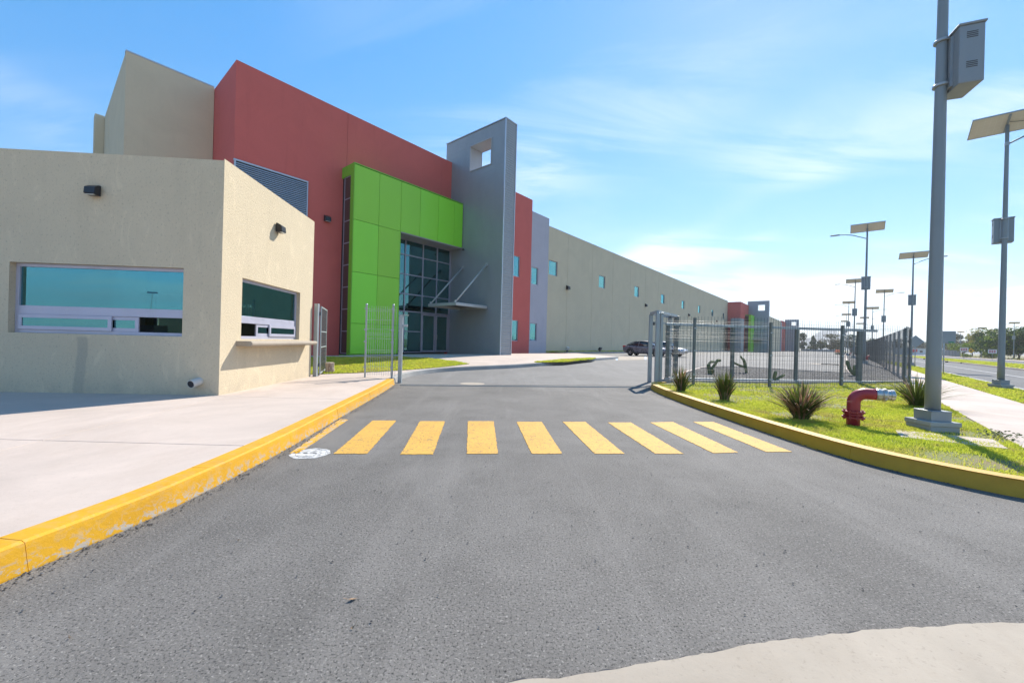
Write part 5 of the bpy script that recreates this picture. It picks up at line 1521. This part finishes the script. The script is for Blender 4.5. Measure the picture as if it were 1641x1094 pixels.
# ------------------------------------------------------------------ trees
def tree(px, D, zg, h, w, trunk, mats, seed, label, name='tree', leaf=.5, n=2600, shape='round', group='trees beyond the street'):
    p = PD(px, 562, D); e = empty(name, (p.x, p.y, zg)); rg = np.random.default_rng(seed); rr = random.Random(seed)
    tk = MB(); th = trunk
    tk.tube([(0, 0, -.2), (w * .02, 0, th * .5), (-w * .01, w * .01, th), (w * .02, 0, th + (h - th) * .5)], [h * .028, h * .022, h * .018, h * .006], 8)
    blobs = []
    nb = 16 if shape != 'cone' else 12
    for i in range(nb):
        if shape == 'cone':
            t = i / nb; rad = w * .5 * (1 - t) + .3; a = rr.random() * 6.28; r = rad * .45 * rr.random(); blobs.append((r * math.cos(a), r * math.sin(a), th + (h - th) * (t * .95), rad * .75, (h - th) / nb * 1.5))
        elif shape == 'flat':
            a = rr.random() * 6.28; r = w * .36 * math.sqrt(rr.random()); blobs.append((r * math.cos(a), r * math.sin(a), th + (h - th) * (.35 + .4 * rr.random()), w * .17, (h - th) * .28))
        else:
            a = rr.random() * 6.28; z = rr.random(); r = w * .40 * math.sqrt(rr.random()) * math.sin(math.pi * (.18 + .70 * z)); s_ = (.12 + .09 * rr.random())
            if shape == 'tall': s_ *= .85
            blobs.append((r * math.cos(a), r * math.sin(a), th + (h - th) * (.08 + .80 * z), w * s_ * 1.2, (h - th) * s_ * (1.0 if shape != 'tall' else .7)))
    for bx, by, bz, br, bh in blobs:
        tk.tube([(0, 0, th * .8), (bx * .5, by * .5, (th + bz) * .5), (bx, by, bz)], [h * .010, h * .007, h * .003], 5)
    tk.build('trunk', M['bark'], e, smooth=True)
    per = n // len(blobs); V, C = [], []
    for bx, by, bz, br, bh in blobs:
        u = rg.normal(size=(per, 3)); u /= np.linalg.norm(u, axis=1, keepdims=True); rad = (.55 + .5 * rg.random((per, 1))) ** .6
        c_ = u * rad * np.array([br, br, bh]) * (1 + .25 * np.sin(u[:, :1] * 7 + bx)) + np.array([bx, by, bz])
        a = rg.normal(size=(per, 3)); a /= np.linalg.norm(a, axis=1, keepdims=True); b = np.cross(a, rg.normal(size=(per, 3))); b /= np.linalg.norm(b, axis=1, keepdims=True)
        s_ = leaf * (.5 + .8 * rg.random((per, 1)))
        V.append(np.stack([c_ - a * s_ * .5, c_ + b * s_ * .28, c_ + a * s_ * .5, c_ - b * s_ * .28], 1))
    V = np.concatenate(V).reshape(-1, 4, 3); rg.shuffle(V)
    k = int(len(V) * (.8 if len(mats) > 1 else 1)); parts = [(V[:k], mats[0])] + ([(V[k:], mats[1])] if len(mats) > 1 else [])
    for vv, mm in parts: np_mesh('crown', vv.reshape(-1, 3), np.arange(len(vv) * 4), np.arange(len(vv)) * 4, M[mm], parent=e)
    return tag(e, label, 'tree' if h > 2.2 else 'shrub', group)


tree(1632, 118, 0, 10.2, 17, 2.0, ['leaf_dark', 'leaf_light'], 21, 'large dark green tree at the right edge across the street', leaf=.6, n=8000)
tree(1606, 132, 0, 9.8, 12, 1.6, ['leaf_dark'], 22, 'dark green tree between the yellow-green tree and the right edge', leaf=.6, n=5200)
tree(1578, 150, 0, 11, 13, 1.5, ['leaf_yellow', 'leaf_light'], 23, 'yellow-green tree across the street right of the yellow sign', leaf=.65, n=5600)
tree(1543, 146, 0, 5.2, 9, 1.6, ['leaf_light', 'leaf_dark'], 24, 'low flat-topped green tree behind the white median sign', leaf=.5, n=2600, shape='flat')
tree(1592, 140, 0, 2.6, 7, .3, ['leaf_light', 'leaf_dark'], 25, 'low bushy green shrub mass below the yellow-green tree', 'shrub', .45, 1600)
tree(1547, 138, 0, 1.6, 2.8, .2, ['leaf_light'], 26, 'small round green shrub behind the white median sign', 'shrub', .35, 600)
euc = [(1532, 230, 13.5, 12, 'tall'), (1558, 250, 13, 11, 'tall'), (1572, 235, 15, 9, 'tall'), (1520, 260, 11, 12, 'round'), (1490, 300, 10, 14, 'round'), (1472, 290, 9, 12, 'round'), (1625, 180, 12.5, 12, 'tall')]
lab = ['tall grey-green tree behind the rectangular sign back', 'tall grey-green tree left of the yellow-green tree', 'tallest hazy tree behind the yellow-green tree', 'hazy round tree just right of the rectangular sign back', 'hazy round tree behind the thick lamp post', 'hazy round tree behind the diamond sign', 'pale feathery treetop behind the dark tree at the right edge']
for i, (px, D, h, w, s_) in enumerate(euc): tree(px, D, 0, h, w, 2.5, ['leaf_euc', 'leaf_brown'] if i != 6 else ['leaf_light'], 30 + i, lab[i], leaf=.8, n=2400, shape=s_)
yard = [(1285, 262, 12.5, 6, 'tall', 'leaf_dark', 'narrow dark tree right beside the farthest grey tower'), (1303, 255, 10.5, 7.5, 'cone', 'leaf_dark', 'dark cone-shaped conifer at the end of the yard'), (1331, 240, 11.5, 11.5, 'tall', 'leaf_brown', 'loose brownish tree at the end of the yard'),
        (1343, 250, 9.0, 9, 'round', 'leaf_brown', 'round brownish tree just left of the yard lamp row'), (1364, 245, 11, 10, 'round', 'leaf_dark', 'dark tree behind the yard lamp row'), (1378, 255, 12, 7, 'tall', 'leaf_euc', 'tall grey-green tree between the two lamp rows'),
        (1395, 260, 9.5, 9, 'round', 'leaf_dark', 'dark round tree behind the street lamp row'), (1412, 270, 10, 10, 'round', 'leaf_euc', 'grey-green tree behind the side fence top'), (1436, 280, 10.5, 11, 'round', 'leaf_euc', 'grey-green tree left of the fence corner'), (1315, 262, 7, 8, 'round', 'leaf_dark', 'low dark tree between the conifer and the brownish tree')]
for i, (px, D, h, w, s_, mt, lb_) in enumerate(yard): tree(px, D, 0, h, w, 1.5, [mt], 50 + i, lb_, leaf=.75, n=2200, shape=s_, group='trees beyond the yard')
p = PD(1342, 562, 92); e = empty('flowering_shrub', (p.x, p.y, .33)); m = MB(); m2 = MB(); rg = random.Random(4)
for i in range(160):
    a = rg.random() * 6.28; z = rg.random(); r = .55 * math.sin(math.pi * (.25 + .6 * z)) * rg.random() ** .4
    (m2 if z > .45 else m).obox((r * math.cos(a), r * math.sin(a), .1 + z * 1.1), (.08, .02, .03), (0, .06, .03), (0, 0, .01))
m.build('foliage', M['leaf_dark'], e); m2.build('flowers', M['leaf_orange'], e); tag(e, 'small orange-topped shrub at the far end of the yard kerb', 'shrub')

# ------------------------------------------------------------------ far low buildings and walls
def house(px0, px1, D, h, mat, label, red=False):
    a_, b_ = PD(px0, 562, D), PD(px1, 562, D); L = (b_ - a_).length
    e = empty('low_building', (a_.x, a_.y, -.1), math.atan2(b_.y - a_.y, b_.x - a_.x))
    MB().box(0, L, 0, 9, 0, h).build('wall', mat, e); MB().box(-.3, L + .3, -.3, 9.3, h + .001, h + .25).build('roof', M['roof'], e)
    n = max(2, int(L / 4.5))
    for k in range(n):
        x = L * (k + .5) / n; w = MB().box(x - .8, x + .8, -.06, -.002, h * .35, h * .72).build('window', M['mullion'], e); MB().box(x - .7, x + .7, -.07, -.061, h * .38, h * .69).build('pane', M['car_glass'], w)
    if red: MB().box(.5, 4.5, -.3, -.1, h * .45, h * .85).build('sign_board', M['sign_red'], e)
    return tag(e, label, 'building')


house(1456, 1483, 215, 3.6, M['house_white'], 'low white building with a red sign far behind the diamond sign', True)
house(1486, 1514, 235, 3.4, M['house_white'], 'low white building far behind the thick lamp post')
a_, b_ = PD(1511, 562, 175), PD(1537, 562, 165); e = empty('boundary_wall', (a_.x, a_.y, -.1), math.atan2(b_.y - a_.y, b_.x - a_.x)); L = (b_ - a_).length
MB().box(0, L, 0, .3, 0, 2.6).build('wall', M['grey_wall'], e)
for k in range(6): MB().box(k * L / 5 - .2, k * L / 5 + .2, -.1, .4, 0, 2.8).build('pier', M['grey_wall'], e)
tag(e, 'plain grey boundary wall across the street left of the flat-topped tree', 'wall')
a_, b_ = PD(1284, 562, 225), PD(1352, 562, 215); e = empty('boundary_wall', (a_.x, a_.y, -.1), math.atan2(b_.y - a_.y, b_.x - a_.x)); L = (b_ - a_).length
MB().box(0, L, 0, .3, 0, 1.6).build('wall', M['grey_wall'], e)
for k in range(9): MB().box(k * L / 8 - .2, k * L / 8 + .2, -.1, .4, 0, 1.9).build('pier', M['grey_wall'], e)
tag(e, 'low dark boundary wall at the far end of the yard', 'wall')
dg = MB()
for i in range(120):
    p0 = AQ(60 + i * 2.6, 34.5 + rnd.random() * 8, 0); hgt_ = .3 + rnd.random() * .6
    for k in range(14):
        d = Vector((rnd.uniform(-1.4, 1.4), rnd.uniform(-1.4, 1.4), 0)); dg.add([p0 + d + Vector((-.12, 0, 0)), p0 + d + Vector((.12, .05, 0)), p0 + d + Vector((rnd.uniform(-.3, .3), rnd.uniform(-.3, .3), hgt_))], [(0, 1, 2)])
tag(dg.build('dry_grass', M['leaf_yellow']), 'dry yellow grass along the far side of the street', 'grass', kind='stuff')

# ------------------------------------------------------------------ litter
for i, (x, y) in enumerate([(565, 962), (382, 867), (565, 1008), (112, 1024)]):
    p = P(x, y, 0); e = empty('dry_leaf', (p.x, p.y, .004), rnd.random() * 6)
    s_ = (.028, .014, .012, .012)[i]
    MB().add([(-s_, 0, .004), (0, -s_ * .45, .002), (s_, 0, .012), (0, s_ * .45, .010), (0, 0, .0)], [(0, 1, 4), (1, 2, 4), (2, 3, 4), (3, 0, 4)]).build('blade', M['cardboard'], e)
    MB().tube([(s_, 0, .012), (s_ * 1.8, s_ * .3, .03)], .0012, 4).build('stalk', M['cardboard'], e)
    tag(e, ('curled dry leaf on the asphalt, largest one, low and left of the middle', 'tiny dry leaf on the asphalt near the left kerb', 'tiny dry leaf below the large curled one', 'tiny dry leaf in the lower left corner of the asphalt')[i], 'leaf', 'dry leaves on the asphalt')

# ------------------------------------------------------------------ the air: far trees and hills fade
hzm = bpy.data.materials.new('thin_haze'); hzm.use_nodes = True
hn = hzm.node_tree.nodes; hn.remove(hn['Principled BSDF'])
pv_ = hn.new('ShaderNodeVolumePrincipled'); pv_.inputs['Color'].default_value = (.93, .96, 1.0, 1); pv_.inputs['Density'].default_value = .00027; pv_.inputs['Anisotropy'].default_value = .3
hzm.node_tree.links.new(pv_.outputs[0], hn['Material Output'].inputs['Volume'])
tag(MB().box(-4300, 4300, -4300, 4300, -9, 300).build('haze', hzm), 'thin pale haze over the far trees and hills', 'haze', kind='stuff')

# loose grit on the asphalt, thicker along the kerbs
gpoly = [(-2.9, 1.7), (3.2, 2.35), (5.2, 4.2), (4.45, 8), (4.5, 12.5), (-3.6, 12.6), (-2.95, 6.0), (-2.85, 3.5)]
tag(stones('grit', gpoly, 900, .0065, lambda x, y: -.003, 'fine loose grit scattered over the asphalt driveway', 15), cat='grit')
band_ = [(x + .012, y) for x, y in lks if 1.6 < y < 12.8]
tag(stones('grit', band_ + [(x + .11, y) for x, y in band_][::-1], 1500, .008, lambda x, y: -.003, 'grit gathered along the foot of the left yellow kerb', 16), cat='grit')
band_ = [(x - .012, y) for x, y in rks if 4.3 < y < 13.5]
tag(stones('grit', band_ + [(x - .12, y) for x, y in band_][::-1], 900, .008, lambda x, y: -.003, 'grit gathered along the foot of the right yellow kerb', 17), cat='grit')
